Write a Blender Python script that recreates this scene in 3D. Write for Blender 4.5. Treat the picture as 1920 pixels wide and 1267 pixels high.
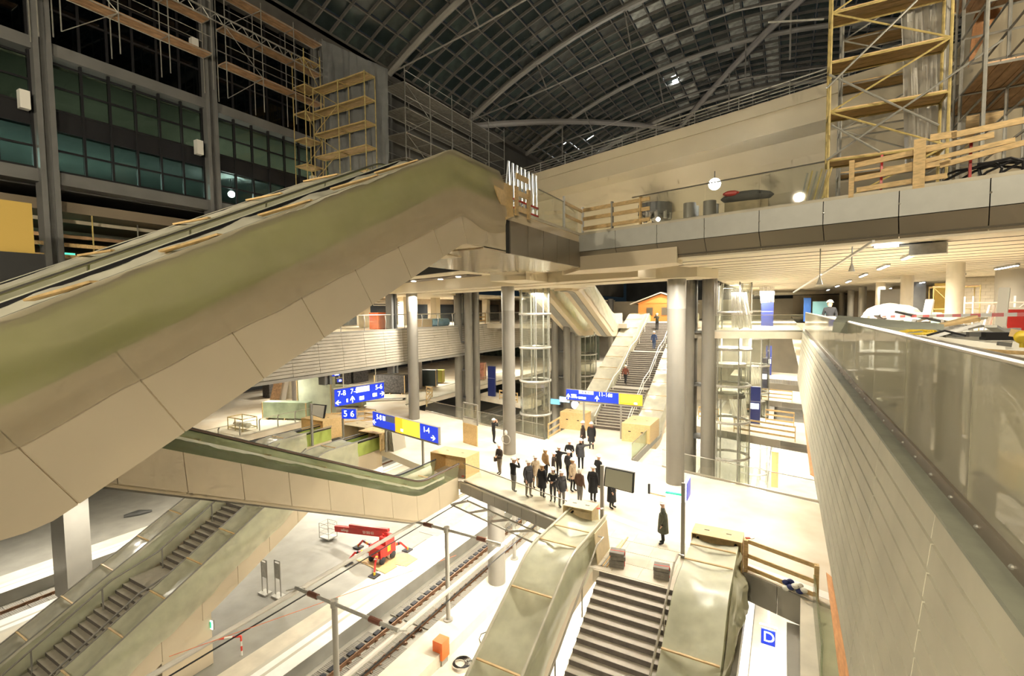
import bpy, math, random
from mathutils import Vector, Matrix
random.seed(7)
for o in list(bpy.data.objects): bpy.data.objects.remove(o)
scene = bpy.context.scene
COL = scene.collection

# ------------------------------------------------------------------ camera
EYE = Vector((0, 0, 9.4)); FPX = 907.4
_yaw, _pit, _rol = [math.radians(a) for a in (29.393, 3.252, -0.6207)]
_f = Vector((-math.sin(_yaw)*math.cos(_pit), math.cos(_yaw)*math.cos(_pit), -math.sin(_pit)))
_r0 = Vector((math.cos(_yaw), math.sin(_yaw), 0)); _u0 = _r0.cross(_f)
_r = _r0*math.cos(_rol) + _u0*math.sin(_rol); _u = _u0*math.cos(_rol) - _r0*math.sin(_rol)
cam = bpy.data.cameras.new('camera'); cam.sensor_width = 36; cam.lens = 36*FPX/1920
cam.clip_start = 0.05; cam.clip_end = 500
camo = bpy.data.objects.new('camera', cam); COL.objects.link(camo)
camo.matrix_world = Matrix(((_r.x, _u.x, -_f.x, EYE.x), (_r.y, _u.y, -_f.y, EYE.y), (_r.z, _u.z, -_f.z, EYE.z), (0, 0, 0, 1)))
scene.camera = camo
def ray(x, y): return _f*FPX + _r*(x-960) - _u*(y-633.5)
def gz(x, y, z): d = ray(x, y); return EYE + d*((z-EYE.z)/d.z)     # the point of a level seen at a pixel of the photograph
def gy(x, y, Y): d = ray(x, y); return EYE + d*(Y/d.y)
def gx(x, y, X): d = ray(x, y); return EYE + d*(X/d.x)
def proj(p):
    p = Vector(p)-EYE; k = FPX/max(p.dot(_f), 1e-3); return 960+k*p.dot(_r), 633.5-k*p.dot(_u), p.dot(_f)

# ------------------------------------------------------------------ world, exposure
w = bpy.data.worlds.new('night'); scene.world = w; w.use_nodes = True
w.node_tree.nodes['Background'].inputs[0].default_value = (.10, .16, .20, 1)
w.node_tree.nodes['Background'].inputs[1].default_value = .05
vs = scene.view_settings
vs.view_transform = 'Standard'; vs.look = 'None'; vs.gamma = 1; vs.use_curve_mapping = False; vs.exposure = 0.55
scene.cycles.use_denoising = True
scene.cycles.use_adaptive_sampling = True; scene.cycles.adaptive_threshold = .12; scene.cycles.adaptive_min_samples = 14
scene.cycles.max_bounces = 5; scene.cycles.diffuse_bounces = 4; scene.cycles.glossy_bounces = 2
scene.cycles.transparent_max_bounces = 12; scene.cycles.transmission_bounces = 2
scene.cycles.sample_clamp_indirect = 6; scene.cycles.caustics_reflective = False; scene.cycles.caustics_refractive = False

WARM = (1, .87, .64); WHITE = (1, .93, .80); COOL = (.85, .95, 1)
def area(x, y, z, power, sx=1.2, sy=1.2, color=WARM, rot=(0, 0, 0), spread=180):
    l = bpy.data.lights.new('lamp_light', 'AREA'); l.energy = power; l.shape = 'RECTANGLE'; l.size = sx; l.size_y = sy; l.color = color
    l.spread = math.radians(spread)
    o = bpy.data.objects.new('lamp_light', l); COL.objects.link(o); o.location = (x, y, z); o.rotation_euler = rot; return o
def flood(p, target, power, color=WHITE, angle=100, size=.35):
    l = bpy.data.lights.new('unseen_flood', 'SPOT'); l.energy = power; l.color = color; l.spot_size = math.radians(angle); l.spot_blend = .6; l.shadow_soft_size = size
    o = bpy.data.objects.new('unseen_flood', l); COL.objects.link(o); o.location = p
    o.rotation_euler = (Vector(target)-Vector(p)).to_track_quat('-Z', 'Y').to_euler(); return o
# lamps under the bridge deck over the concourse
for (x, y, pw) in ((-10, 23.5, 720), (-4.2, 23.5, 780), (1.5, 23, 760), (-12, 29, 480), (-20, 28, 800), (-27, 32, 700), (-16, 33, 480), (3, 29, 500)):
    area(x, y, 10.7, pw, 1.6, .5, WHITE)
# lamps under the concourse slab, over the platforms and tracks
for (x, y, pw) in ((-23, 24.6, 800), (-12, 22.5, 900), (-5, 24, 1100), (0, 24, 1500), (0.2, 20, 500), (-27, 36, 1400), (-41, 22, 900), (-45, 34, 1200), (-33, 30, 1200), (-20, 40, 1500), (-4, 42, 1600), (0, 48, 1600), (-20, 56, 1500), (-44, 12, 700), (-1, 62, 1500), (-3, 80, 1500), (-12.6, 33, 900), (-34, 12, 350)):
    area(x, y, -1.2, pw, 2.4, .4, WHITE)
# gallery lamps on both sides, the upper balconies and the far hall
for (x, y, z, pw) in ((-40, 26, 4.6, 450), (-40, 38, 4.6, 450), (-40, 50, 4.6, 450), (-48, 36, 4.6, 350), (-36, 64, 4.6, 600), (-36, 26, 10.6, 450), (-37, 38, 10.6, 500), (-37, 50, 10.6, 500), (4.5, 10, 11.1, 90), (4.5, 25, 11.1, 170), (10, 25, 11.1, 170), (8, 36, 11.1, 220), (12, 42, 11.1, 260), (8, 50, 11.1, 260), (8, 66, 11.1, 360), (-2, 36, 11.0, 420), (-2, 44, 10.7, 900), (-10, 50, 14, 1500), (-12, 57, 13.5, 600), (-1, 57, 10.7, 900), (-20, 46, 10.5, 800), (-3, 70, 7, 900), (-24, 80, 7, 1200), (-10, 84, 7, 1200), (-2.5, 38, 7.3, 700), (-2.5, 46, 7.3, 900), (-3, 60, 7.2, 1200), (-2, 72, 7.2, 1200), (-12, 66, 7.2, 900)):
    area(x, y, z, pw, 2.4, .3, WHITE)
# unseen floods added to brighten escalators, walls, stairs, office front, bridge and roof
flood((5, -9, 17), (-9, 12, 10), 6600, WARM, 120)
flood((-14, -10, 19), (-14, 24, 14), 5600, WARM, 120)
flood((-20, -6, 6), (-26, 18, -4), 3000, WARM, 110)
flood((-3, -3, 14), (1.2, 9, 6), 780, WARM, 95)
flood((-26, 26.5, 13.2), (-25.6, 24, 15.5), 500, WHITE, 120)  # site lamp behind the grey sheet on the tower
flood((-1, -4, 11), (-4.6, 12, -1), 2200, WARM, 70)
flood((-4.4, 19.4, 11.2), (-4.4, 11, -1), 1500, WHITE, 90)  # added below the deck to light the film covers and stairs
flood((-9, -2, 15), (-30, 16, 22), 3600, WARM, 100)
flood((-12, 20, 15), (-12, 36, 20), 2600, WARM, 130)
flood((9, 12, 19), (4, 34, 19), 2600, WARM, 120)
for p_, q_ in (((-14, 46, 22.4), (-22, 34, 36)), ((-3, 43, 22.4), (-12, 52, 37)), ((4, 40, 22.4), (2, 52, 37)), ((-22, 49, 22.4), (-22, 62, 36)), ((-10, 64, 20), (-14, 75, 36))): flood(p_, q_, 1000, WHITE, 150)  # uplights added to brighten the roof vault

# ------------------------------------------------------------------ materials
MATS = {}
def mat(name, col, rough=.6, metal=0, var=.0, scale=3., bump=0, emit=None, est=0, spec=.5, col2=None, stretch=None, detail=4):
    if name in MATS: return MATS[name]
    m = bpy.data.materials.new(name); m.use_nodes = True; nt = m.node_tree; b = nt.nodes['Principled BSDF']
    b.inputs['Base Color'].default_value = (*col, 1); b.inputs['Roughness'].default_value = rough; b.inputs['Metallic'].default_value = metal
    b.inputs['Specular IOR Level'].default_value = spec
    if var or col2:
        tc = nt.nodes.new('ShaderNodeTexCoord'); mp = nt.nodes.new('ShaderNodeMapping'); nz = nt.nodes.new('ShaderNodeTexNoise'); rp = nt.nodes.new('ShaderNodeValToRGB')
        nt.links.new(tc.outputs['Object'], mp.inputs[0]); nt.links.new(mp.outputs[0], nz.inputs[0]); nt.links.new(nz.outputs[0], rp.inputs[0])
        if stretch: mp.inputs['Scale'].default_value = stretch
        nz.inputs['Scale'].default_value = scale; nz.inputs['Detail'].default_value = detail
        c2 = col2 if col2 else tuple(max(0, c*(1-var)) for c in col); c1 = col if col2 else tuple(min(1, c*(1+var)) for c in col)
        rp.color_ramp.elements[0].color = (*c2, 1); rp.color_ramp.elements[1].color = (*c1, 1)
        rp.color_ramp.elements[0].position = .3; rp.color_ramp.elements[1].position = .7
        nt.links.new(rp.outputs[0], b.inputs['Base Color'])
        if bump:
            bp = nt.nodes.new('ShaderNodeBump'); bp.inputs['Strength'].default_value = bump; bp.inputs['Distance'].default_value = .02
            nt.links.new(nz.outputs[0], bp.inputs['Height']); nt.links.new(bp.outputs[0], b.inputs['Normal'])
    if emit:
        b.inputs['Emission Color'].default_value = (*emit, 1); b.inputs['Emission Strength'].default_value = est
    MATS[name] = m; return m
def film(name, col, alpha, rough=.25, var=.12, glow=.0):
    if name in MATS: return MATS[name]
    m = mat(name, col, rough, var=var, scale=2.2); nt = m.node_tree; b = nt.nodes['Principled BSDF']; out = nt.nodes['Material Output']
    tr = nt.nodes.new('ShaderNodeBsdfTransparent'); tl = nt.nodes.new('ShaderNodeBsdfTranslucent'); mx = nt.nodes.new('ShaderNodeMixShader'); m2 = nt.nodes.new('ShaderNodeMixShader')
    tl.inputs[0].default_value = (*col, 1); mx.inputs[0].default_value = .3
    nt.links.new(b.outputs[0], mx.inputs[1]); nt.links.new(tl.outputs[0], mx.inputs[2])
    m2.inputs[0].default_value = alpha
    nt.links.new(tr.outputs[0], m2.inputs[1]); nt.links.new(mx.outputs[0], m2.inputs[2]); nt.links.new(m2.outputs[0], out.inputs[0]); return m
def glassmat(name, tint, refl=.10, rough=.02, haze=.0):
    if name in MATS: return MATS[name]
    m = bpy.data.materials.new(name); m.use_nodes = True; nt = m.node_tree; nt.nodes.remove(nt.nodes['Principled BSDF']); out = nt.nodes['Material Output']
    tr = nt.nodes.new('ShaderNodeBsdfTransparent'); tr.inputs[0].default_value = (*tint, 1); gl = nt.nodes.new('ShaderNodeBsdfGlossy'); gl.inputs['Roughness'].default_value = rough
    fr = nt.nodes.new('ShaderNodeFresnel'); ge = nt.nodes.new('ShaderNodeNewGeometry'); mm = nt.nodes.new('ShaderNodeMath'); mm.operation = 'MULTIPLY_ADD'; mm.inputs[1].default_value = -.8333; mm.inputs[2].default_value = 1.5; nt.links.new(ge.outputs['Backfacing'], mm.inputs[0]); nt.links.new(mm.outputs[0], fr.inputs[0]); mx = nt.nodes.new('ShaderNodeMixShader')
    nt.links.new(fr.outputs[0], mx.inputs[0]); nt.links.new(tr.outputs[0], mx.inputs[1]); nt.links.new(gl.outputs[0], mx.inputs[2])
    last = mx
    if haze:
        df = nt.nodes.new('ShaderNodeBsdfDiffuse'); df.inputs[0].default_value = (.62, .58, .46, 1); m2 = nt.nodes.new('ShaderNodeMixShader'); m2.inputs[0].default_value = haze
        nt.links.new(mx.outputs[0], m2.inputs[1]); nt.links.new(df.outputs[0], m2.inputs[2]); last = m2
    nt.links.new(last.outputs[0], out.inputs[0]); MATS[name] = m; return m
CREAM = mat('cream_panel', (.66, .56, .40), .45, var=.05, scale=.6)
WHITEP = mat('white_painted_soffit', (.74, .66, .50), .5, var=.04, scale=.5)
SOFFIT = mat('glossy_cream_soffit', (.62, .52, .37), .12, var=.03)
BEIGE = mat('beige_bridge_paint', (.62, .54, .39), .5, var=.05, scale=.25)
CONC = mat('pale_concrete', (.58, .53, .42), .75, var=.10, scale=1.5)
PLANK = mat('board_marked_concrete', (.57, .54, .42), .7, var=.10, scale=1.2, bump=.15, detail=8)
LEDGE = mat('concrete_ledge', (.33, .34, .27), .7, var=.14, scale=3)
JOINT = mat('dark_joint', (.17, .15, .10), .9)  # dark body colour that shows between the boards
FLOOR = mat('light_stone_floor', (.78, .73, .62), .55, scale=.45, detail=10, col2=(.60, .50, .36))
PAVE = mat('grey_platform_paving', (.25, .24, .205), .55, var=.12, scale=1.0, detail=6)
WPAVE = mat('white_platform_paving', (.82, .80, .74), .5, var=.05)
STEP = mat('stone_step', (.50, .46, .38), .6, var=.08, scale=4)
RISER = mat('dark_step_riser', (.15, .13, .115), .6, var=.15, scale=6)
GREY = mat('grey_painted_steel', (.30, .285, .25), .4, var=.06, scale=1)
COLM = mat('grey_column_paint', (.215, .20, .172), .45, var=.05, scale=.8)
LCOL = mat('light_column_paint', (.60, .54, .42), .5, var=.04)
DGREY = mat('dark_grey_steel', (.115, .115, .11), .45, var=.15, scale=1.5)
ROOFST = mat('roof_steel', (.13, .12, .105), .5, var=.15, scale=1)
ROOFRIB = mat('roof_rib_steel', (.26, .245, .22), .45, var=.1, scale=1)
BLACK = mat('black_matter', (.012, .012, .014), .5)
DARK = mat('dark_recess', (.02, .021, .02), .6)
STEEL = mat('brushed_steel', (.55, .52, .46), .28, .9)
GALV = mat('galvanised_tube', (.42, .41, .37), .4, .5, var=.12, scale=6)
YELTUBE = mat('yellow_scaffold_tube', (.50, .39, .15), .5, var=.25, scale=5)
RUST = mat('rail_steel', (.20, .11, .06), .5, .4, var=.25, scale=6)
RUBBER = mat('black_rubber', (.03, .03, .035), .7)
WOOD = mat('raw_timber', (.60, .42, .20), .6, var=.22, scale=3, stretch=(1, 6, 6))
PINK = mat('worn_scaffold_plank', (.50, .31, .17), .65, var=.3, scale=2, stretch=(3, 1, 3))
PLY = mat('plywood', (.70, .50, .24), .5, var=.10, scale=9, detail=9)
PLYR = mat('reddish_plywood', (.62, .30, .12), .5, var=.16, scale=3, stretch=(8, 1, 8))
PLYG = mat('grey_green_board', (.34, .36, .22), .6, var=.1)
RED = mat('red_paint', (.52, .03, .025), .35, var=.08)
ORANGE = mat('orange_plastic', (.80, .17, .04), .4, var=.08)
REDW = mat('red_tape', (.72, .06, .04), .5)
WHT = mat('white_plastic', (.80, .78, .72), .4)
YEL = mat('yellow_plastic', (.72, .52, .04), .5)
BLUEP = mat('blue_wrap', (.22, .42, .62), .4, var=.2)
NAVY = mat('navy_panel', (.02, .03, .14), .35)
HUT = mat('orange_timber_cladding', (.62, .24, .05), .55, var=.15, scale=2, stretch=(1, 1, 12))
FILM = film('greenish_film', (.74, .73, .55), .93, rough=.28)
FILMT = film('cream_film', (.82, .79, .66), .93, rough=.25)
FILMW = film('white_sheet', (.72, .70, .64), .80, rough=.35)
FILMC = film('clear_drape', (.66, .58, .42), .58, rough=.3, var=.05)
GLASS = glassmat('clear_glass', (.965, .98, .96), haze=.022); LIFTG = glassmat('lift_glass', (.955, .965, .94), haze=.05)
GLASSG = glassmat('greenish_glass', (.82, .90, .78), haze=.10)
RGLASS = glassmat('hazy_balustrade_glass', (.84, .84, .76), haze=.40)
GREENB = mat('green_balustrade_lining', (.42, .52, .12), .35, var=.14, scale=1.2)
E_WHITE = mat('lamp_glow', (1, 1, 1), .5, emit=(1, .93, .80), est=14)
E_TUBE = mat('tube_glow', (1, 1, 1), .5, emit=(.86, .93, 1), est=9)
E_FLOOD = mat('floodlight_glow', (1, 1, 1), .5, emit=(.92, .97, 1), est=90)
E_BLUE = mat('blue_sign_face', (.01, .03, .35), .3, emit=(.012, .035, .50), est=1.0)
E_YEL = mat('yellow_sign_face', (.8, .6, .05), .3, emit=(.85, .62, .05), est=1.0)
E_ORG = mat('orange_sign_face', (.9, .4, .03), .3, emit=(.95, .42, .02), est=1.0)
E_LET = mat('white_lettering', (1, 1, 1), .5, emit=(.9, .95, 1), est=2.2)
E_PANEL = mat('white_sign_glow', (1, 1, 1), .5, emit=(.95, .97, 1), est=1.6)
E_EXIT = mat('exit_sign_glow', (1, 1, 1), .5, emit=(.85, 1, .85), est=3)
E_GREEN = mat('exit_sign_green', (.02, .4, .2), .5, emit=(.03, .5, .25), est=1)
E_TEAL = mat('lit_office_ceiling', (.46, .52, .48), .6, var=.1, scale=.5)
E_CYAN = mat('cyan_screen', (.1, .5, .7), .4, emit=(.15, .65, .85), est=1.2)
SKIN = mat('skin', (.60, .36, .25), .5); HELM = mat('white_helmet', (.85, .84, .80), .3)
HAIRB = mat('blond_hair', (.42, .24, .09), .7); HAIRD = mat('dark_hair', (.05, .035, .025), .7)
COATS = {k: mat('cloth_'+k, c, .85, var=.15, scale=9) for k, c in dict(black=(.018, .018, .02), charcoal=(.05, .05, .055), navy=(.025, .032, .06), greygreen=(.08, .085, .06), brown=(.10, .055, .035), tan=(.34, .21, .10), beige=(.42, .33, .22), grey=(.16, .15, .14), taupe=(.17, .14, .105), blue=(.06, .10, .22), rust=(.20, .06, .035), cream=(.66, .58, .42), darkbrown=(.05, .035, .028)).items()}

# ------------------------------------------------------------------ mesh builder
class MB:
    def __init__(s): s.v = []; s.f = []; s.m = []; s.k = 0
    def add(s, vs, fs):
        b = len(s.v); s.v += [Vector(v) for v in vs]; s.f += [tuple(b+i for i in f) for f in fs]; s.m += [s.k]*len(fs); return s
    def mi(s, k): s.k = k; return s
    def box(s, x0, x1, y0, y1, z0, z1):
        return s.add([(x0,y0,z0),(x1,y0,z0),(x1,y1,z0),(x0,y1,z0),(x0,y0,z1),(x1,y0,z1),(x1,y1,z1),(x0,y1,z1)],
                     [(0,3,2,1),(4,5,6,7),(0,1,5,4),(1,2,6,5),(2,3,7,6),(3,0,4,7)])
    def obox(s, c, sx, sy, sz, rz=0, rx=0, ry=0):
        R = Matrix.Rotation(rz, 3, 'Z') @ Matrix.Rotation(ry, 3, 'Y') @ Matrix.Rotation(rx, 3, 'X'); c = Vector(c)
        P = [c + R @ Vector((a*sx/2, b*sy/2, d*sz/2)) for d in (-1, 1) for a, b in ((-1,-1),(1,-1),(1,1),(-1,1))]
        return s.add(P, [(0,3,2,1),(4,5,6,7),(0,1,5,4),(1,2,6,5),(2,3,7,6),(3,0,4,7)])
    def bar(s, p, q, w, h, up=(0, 0, 1)):
        p, q = Vector(p), Vector(q); d = (q-p).normalized(); u = Vector(up)
        if abs(d.dot(u)) > .98: u = Vector((1, 0, 0))
        a = d.cross(u).normalized(); b = a.cross(d).normalized(); P = []
        for e in (p, q): P += [e + a*i*w/2 + b*j*h/2 for i, j in ((-1,-1),(1,-1),(1,1),(-1,1))]
        return s.add(P, [(0,1,2,3),(7,6,5,4),(0,4,5,1),(1,5,6,2),(2,6,7,3),(3,7,4,0)])
    def tube(s, pts, r, n=8, cap=True):
        pts = [Vector(p) for p in pts]; rings = []; pr = None
        for i, p in enumerate(pts):
            d = (pts[min(i+1, len(pts)-1)] - pts[max(i-1, 0)]).normalized()
            if pr is None:
                u = Vector((0, 0, 1)) if abs(d.z) < .9 else Vector((1, 0, 0)); a = d.cross(u).normalized()
            else: a = (pr - d*pr.dot(d)).normalized()
            pr = a; b = d.cross(a); rr = r[i] if isinstance(r, (list, tuple)) else r
            rings.append([p + (a*math.cos(2*math.pi*k/n) + b*math.sin(2*math.pi*k/n))*rr for k in range(n)])
        return s.loft(rings, cap)
    def loft(s, rings, cap=True, close=True):
        n = len(rings[0]); vs = [v for r in rings for v in r]; fs = []
        for i in range(len(rings)-1):
            for k in range(n if close else n-1):
                a, b = i*n+k, i*n+(k+1) % n; fs.append((a, b, b+n, a+n))
        if cap and close: fs += [tuple(range(n-1, -1, -1)), tuple((len(rings)-1)*n+k for k in range(n))]
        return s.add(vs, fs)
    def prism(s, poly, z0, z1):
        n = len(poly)
        return s.add([(x, y, z0) for x, y in poly]+[(x, y, z1) for x, y in poly],
                     [tuple(range(n-1, -1, -1)), tuple(range(n, 2*n))]+[(i, (i+1) % n, n+(i+1) % n, n+i) for i in range(n)])
    def slab(s, poly3, vec):                       # a flat outline given thickness
        n = len(poly3); vec = Vector(vec); P = [Vector(p) for p in poly3]
        return s.add(P+[p+vec for p in P], [tuple(range(n-1, -1, -1)), tuple(range(n, 2*n))]+[(i, (i+1) % n, n+(i+1) % n, n+i) for i in range(n)])
    def cyl(s, x, y, z0, z1, r, n=24, r1=None):
        r1 = r if r1 is None else r1
        return s.loft([[(x+math.cos(2*math.pi*k/n)*q, y+math.sin(2*math.pi*k/n)*q, z) for k in range(n)] for z, q in ((z0, r), (z1, r1))])
    def ball(s, c, r, n=12, m=8, sq=(1, 1, 1), zcut=-1):
        rings = []
        for i in range(m+1):
            t = -math.pi/2 + math.pi*i/m; sn = max(math.sin(t), zcut); cs = max(math.cos(t), .01)
            rings.append([(c[0]+r*sq[0]*cs*math.cos(2*math.pi*k/n), c[1]+r*sq[1]*cs*math.sin(2*math.pi*k/n), c[2]+r*sq[2]*sn) for k in range(n)])
        return s.loft(rings)
    def grid(s, rows):                             # open surface from rows of points
        return s.loft(rows, cap=False, close=False)
    def sweep(s, path, sec):                       # section of (x, dz) carried along a (y, z) path
        return s.loft([[(x, y, z+dz) for x, dz in sec] for y, z in path])
    def build(s, name, mats, parent=None, smooth=False, solid=0, local=False):
        if local: base = Vector((0, 0, 0))
        elif parent is not None: base = Vector(parent.get('_base', (0, 0, 0)))
        else:
            xs = [v.x for v in s.v]; ys = [v.y for v in s.v]; base = Vector(((min(xs)+max(xs))/2, (min(ys)+max(ys))/2, min(v.z for v in s.v)))
        me = bpy.data.meshes.new(name); me.from_pydata([v-base for v in s.v], [], s.f)
        if not isinstance(mats, (list, tuple)): mats = [mats]
        for m in mats: me.materials.append(m)
        if len(mats) > 1: me.polygons.foreach_set('material_index', s.m)
        if smooth: me.polygons.foreach_set('use_smooth', [True]*len(me.polygons))
        me.update(); o = bpy.data.objects.new(name, me); COL.objects.link(o)
        if parent is not None:
            o.parent = parent; o['_base'] = tuple(base)
        else: o.location = base; o['_base'] = tuple(base)
        if smooth and solid == 0 and len(me.polygons) < 60000:
            try: me.set_sharp_from_angle(angle=math.radians(40))
            except Exception: pass
        if solid:
            md = o.modifiers.new('thickness', 'SOLIDIFY'); md.thickness = solid
        return o
def tag(o, label, cat, group=None, kind=None):
    o['label'] = label; o['category'] = cat
    if group: o['group'] = group
    if kind: o['kind'] = kind
    return o
def thing(name, label, cat, base=(0, 0, 0), group=None, rz=0, kind=None):
    o = bpy.data.objects.new(name, None); COL.objects.link(o); o.empty_display_size = .1
    o.location = base; o['_base'] = tuple(base); o.rotation_euler.z = rz
    return tag(o, label, cat, group, kind)
def struct(o, label=None):
    o['kind'] = 'structure'
    if label: o['label'] = label
    return o
def dup(o, parent=None, loc=None, rz=None):
    c = o.copy(); COL.objects.link(c); c.parent = parent
    if loc is not None: c.location = loc
    if rz is not None: c.rotation_euler.z = rz
    for ch in list(o.children): dup(ch, c)
    return c
def text(s, size, loc, rot, parent, m=None, name='lettering', align='CENTER'):
    cu = bpy.data.curves.new(name, 'FONT'); cu.body = s; cu.size = size; cu.align_x = align; cu.align_y = 'CENTER'; cu.extrude = .004
    cu.materials.append(m or E_LET); tmp = bpy.data.objects.new(name, cu); COL.objects.link(tmp)
    me = bpy.data.meshes.new_from_object(tmp.evaluated_get(bpy.context.evaluated_depsgraph_get())); bpy.data.objects.remove(tmp); o = bpy.data.objects.new(name, me); COL.objects.link(o)
    base = Vector(parent.get('_base', (0, 0, 0))); o.parent = parent; o.location = Vector(loc)-base; o.rotation_euler = rot; return o
EX, EY = math.cos(math.radians(-18)), math.sin(math.radians(-18))   # the east-west axis of the station crosses the tracks at a slant
def ew(p, t, n=0): return (p[0]+EX*t-EY*n, p[1]+EY*t+EX*n)
ZB = 7.9      # balcony level
# ================================================================== THE SETTING
# ---- concourse slab with its openings
conc = [(-15.4, 21.4), (-8.0, 19.05), (-6.1, 18.4), (-5.9, 16.25), (-2.95, 16.25), (-2.9, 18.4), (-1.1, 18.7), (1.05, 17.8), (9, 15.3), (9, 24.7), (1.5, 27.0), (-8.2, 29.5),
        (-8.2, 37.9), (-15, 37.9), (-15, 31.3), (-29.6, 35.4), (-33, 36.4), (-33, 95), (-64, 95), (-64, 10), (-36, 10), (-36, 29.2), (-31, 27.6), (-31, 26.3)]
fl = struct(MB().prism(conc, -.45, 0).build('floor', FLOOR))
# paving stones laid in front of the lower stairs
stone = None
for i in range(5):
    for j in range(4):
        x, y = -6.7+i*.96+(j % 2)*.1, 16.75+j*.88
        if (x < -6.0 and y < 18.9) or x > -2.95: continue
        if stone is None:
            stone = MB().box(-.47, .47, -.43, .43, 0, .012).build('paving_stone', mat('stone_flag', (.62, .56, .45), .6, var=.12, scale=2)); stone.parent = fl
            stone.location = Vector((x, y, 0))-Vector(fl['_base'])+Vector((0, 0, .001))
        else:
            c = stone.copy(); COL.objects.link(c); c.location = Vector((x, y, .001))-Vector(fl['_base'])
# light stone strip across the floor
c = MB().prism([ew((-9.5, 21.6), 0), ew((-9.5, 21.6), 12), ew((-9.5, 21.6), 12, .45), ew((-9.5, 21.6), 0, .45)], .001, .01).build('stone_strip', WPAVE, fl)
def fascia(p, q, z0, z1, n, matl, name, parent, t=.06, gap=.015):
    p, q = Vector((*p, 0)), Vector((*q, 0)); d = (q-p).normalized(); nr = Vector((d.y, -d.x, 0)); L = (q-p).length
    for i in range(n):
        a = p+d*(L*i/n+gap); b = p+d*(L*(i+1)/n-gap)
        MB().slab([a+Vector((0, 0, z0)), b+Vector((0, 0, z0)), b+Vector((0, 0, z1)), a+Vector((0, 0, z1))], nr*t).build(name, matl, parent)
fascia((-15.4, 21.4), (-8.0, 19.05), -.55, -.02, 8, GREY, 'edge_panel', fl)
fascia((-1.1, 18.7), (1.05, 17.8), -1.0, -.02, 2, GREY, 'edge_panel', fl)
fascia((1.5, 27.0), (-8.2, 29.5), -.5, -.02, 7, GREY, 'edge_panel', fl)
fascia((-15, 31.3), (-29.6, 35.4), -.5, -.02, 9, GREY, 'edge_panel', fl)
fascia((-8.2, 29.5), (-8.2, 37.9), -.5, -.02, 5, GREY, 'edge_panel', fl)
# steel edge profile along the front
MB().slab([(-15.45, 21.32, 0), (-8.0, 18.95, 0), (-8.0, 18.95, .05), (-15.45, 21.32, .05)], (.03, .1, 0)).build('edge_trim', STEEL, fl)
# lobbies of the lift tower beyond
for k, (y0, y1) in enumerate(((38.9, 46), (55, 63), (72, 80))):
    o = struct(MB().prism([(-6.5, y0+1.75), (2, y0-.9), (9, y0-3.2), (9, y1-2), (-6.5, y1+1)], -.5, 0).build('floor.%03d' % (k+1), FLOOR))
    fascia((2, y0-.9), (-6.5, y0+1.75), -.55, .02, 4, GREY, 'edge_panel', o)
o = struct(MB().prism([(-33, 72), (-15, 66), (-15, 95), (-33, 95)], -.5, 0).build('floor.010', FLOOR))
o = struct(MB().prism([(-30, 44.8), (-22, 42.3), (-22, 45.2), (-30, 47.7)], -.5, 0).build('floor.011', FLOOR))

# ---- track level: bed, platforms, tracks
struct(MB().box(-75, 14, -6, 100, -9.0, -8.55).build('floor.020', mat('trackbed_concrete', (.44, .42, .36), .8, var=.15, scale=.8)))
def platform(x0, x1, name, y0=-6, y1=100):
    o = struct(MB().box(x0, x1, y0, y1, -8.5, -7.72).build(name, PAVE))
    def strip(a, b, m, nm): MB().box(a, b, y0, y1, -7.72, -7.70).build(nm, m, o)
    for s, e in ((1, x1), (-1, x0)):
        f = lambda a, b: (e-s*b, e-s*a) if s > 0 else (e+a, e+b)
        strip(*f(0, .75), WPAVE, 'edge_stone'); strip(*f(.95, 1.35), WPAVE, 'guide_strip'); strip(*f(1.6, 2.75), CONC, 'paving_band'); strip(*f(.75, .95), mat('strip_grey', (.50, .47, .38), .6), 'groove_strip'); strip(*f(1.35, 1.6), mat('strip_grey', (.5, .47, .38), .6), 'groove_strip')
    return o
pl = platform(-38.2, -20.35, 'floor.021')
platform(-62, -41.9, 'floor.022'); platform(-10.4, -1.2, 'floor.023', 4); platform(3.0, 12, 'floor.024')
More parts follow.
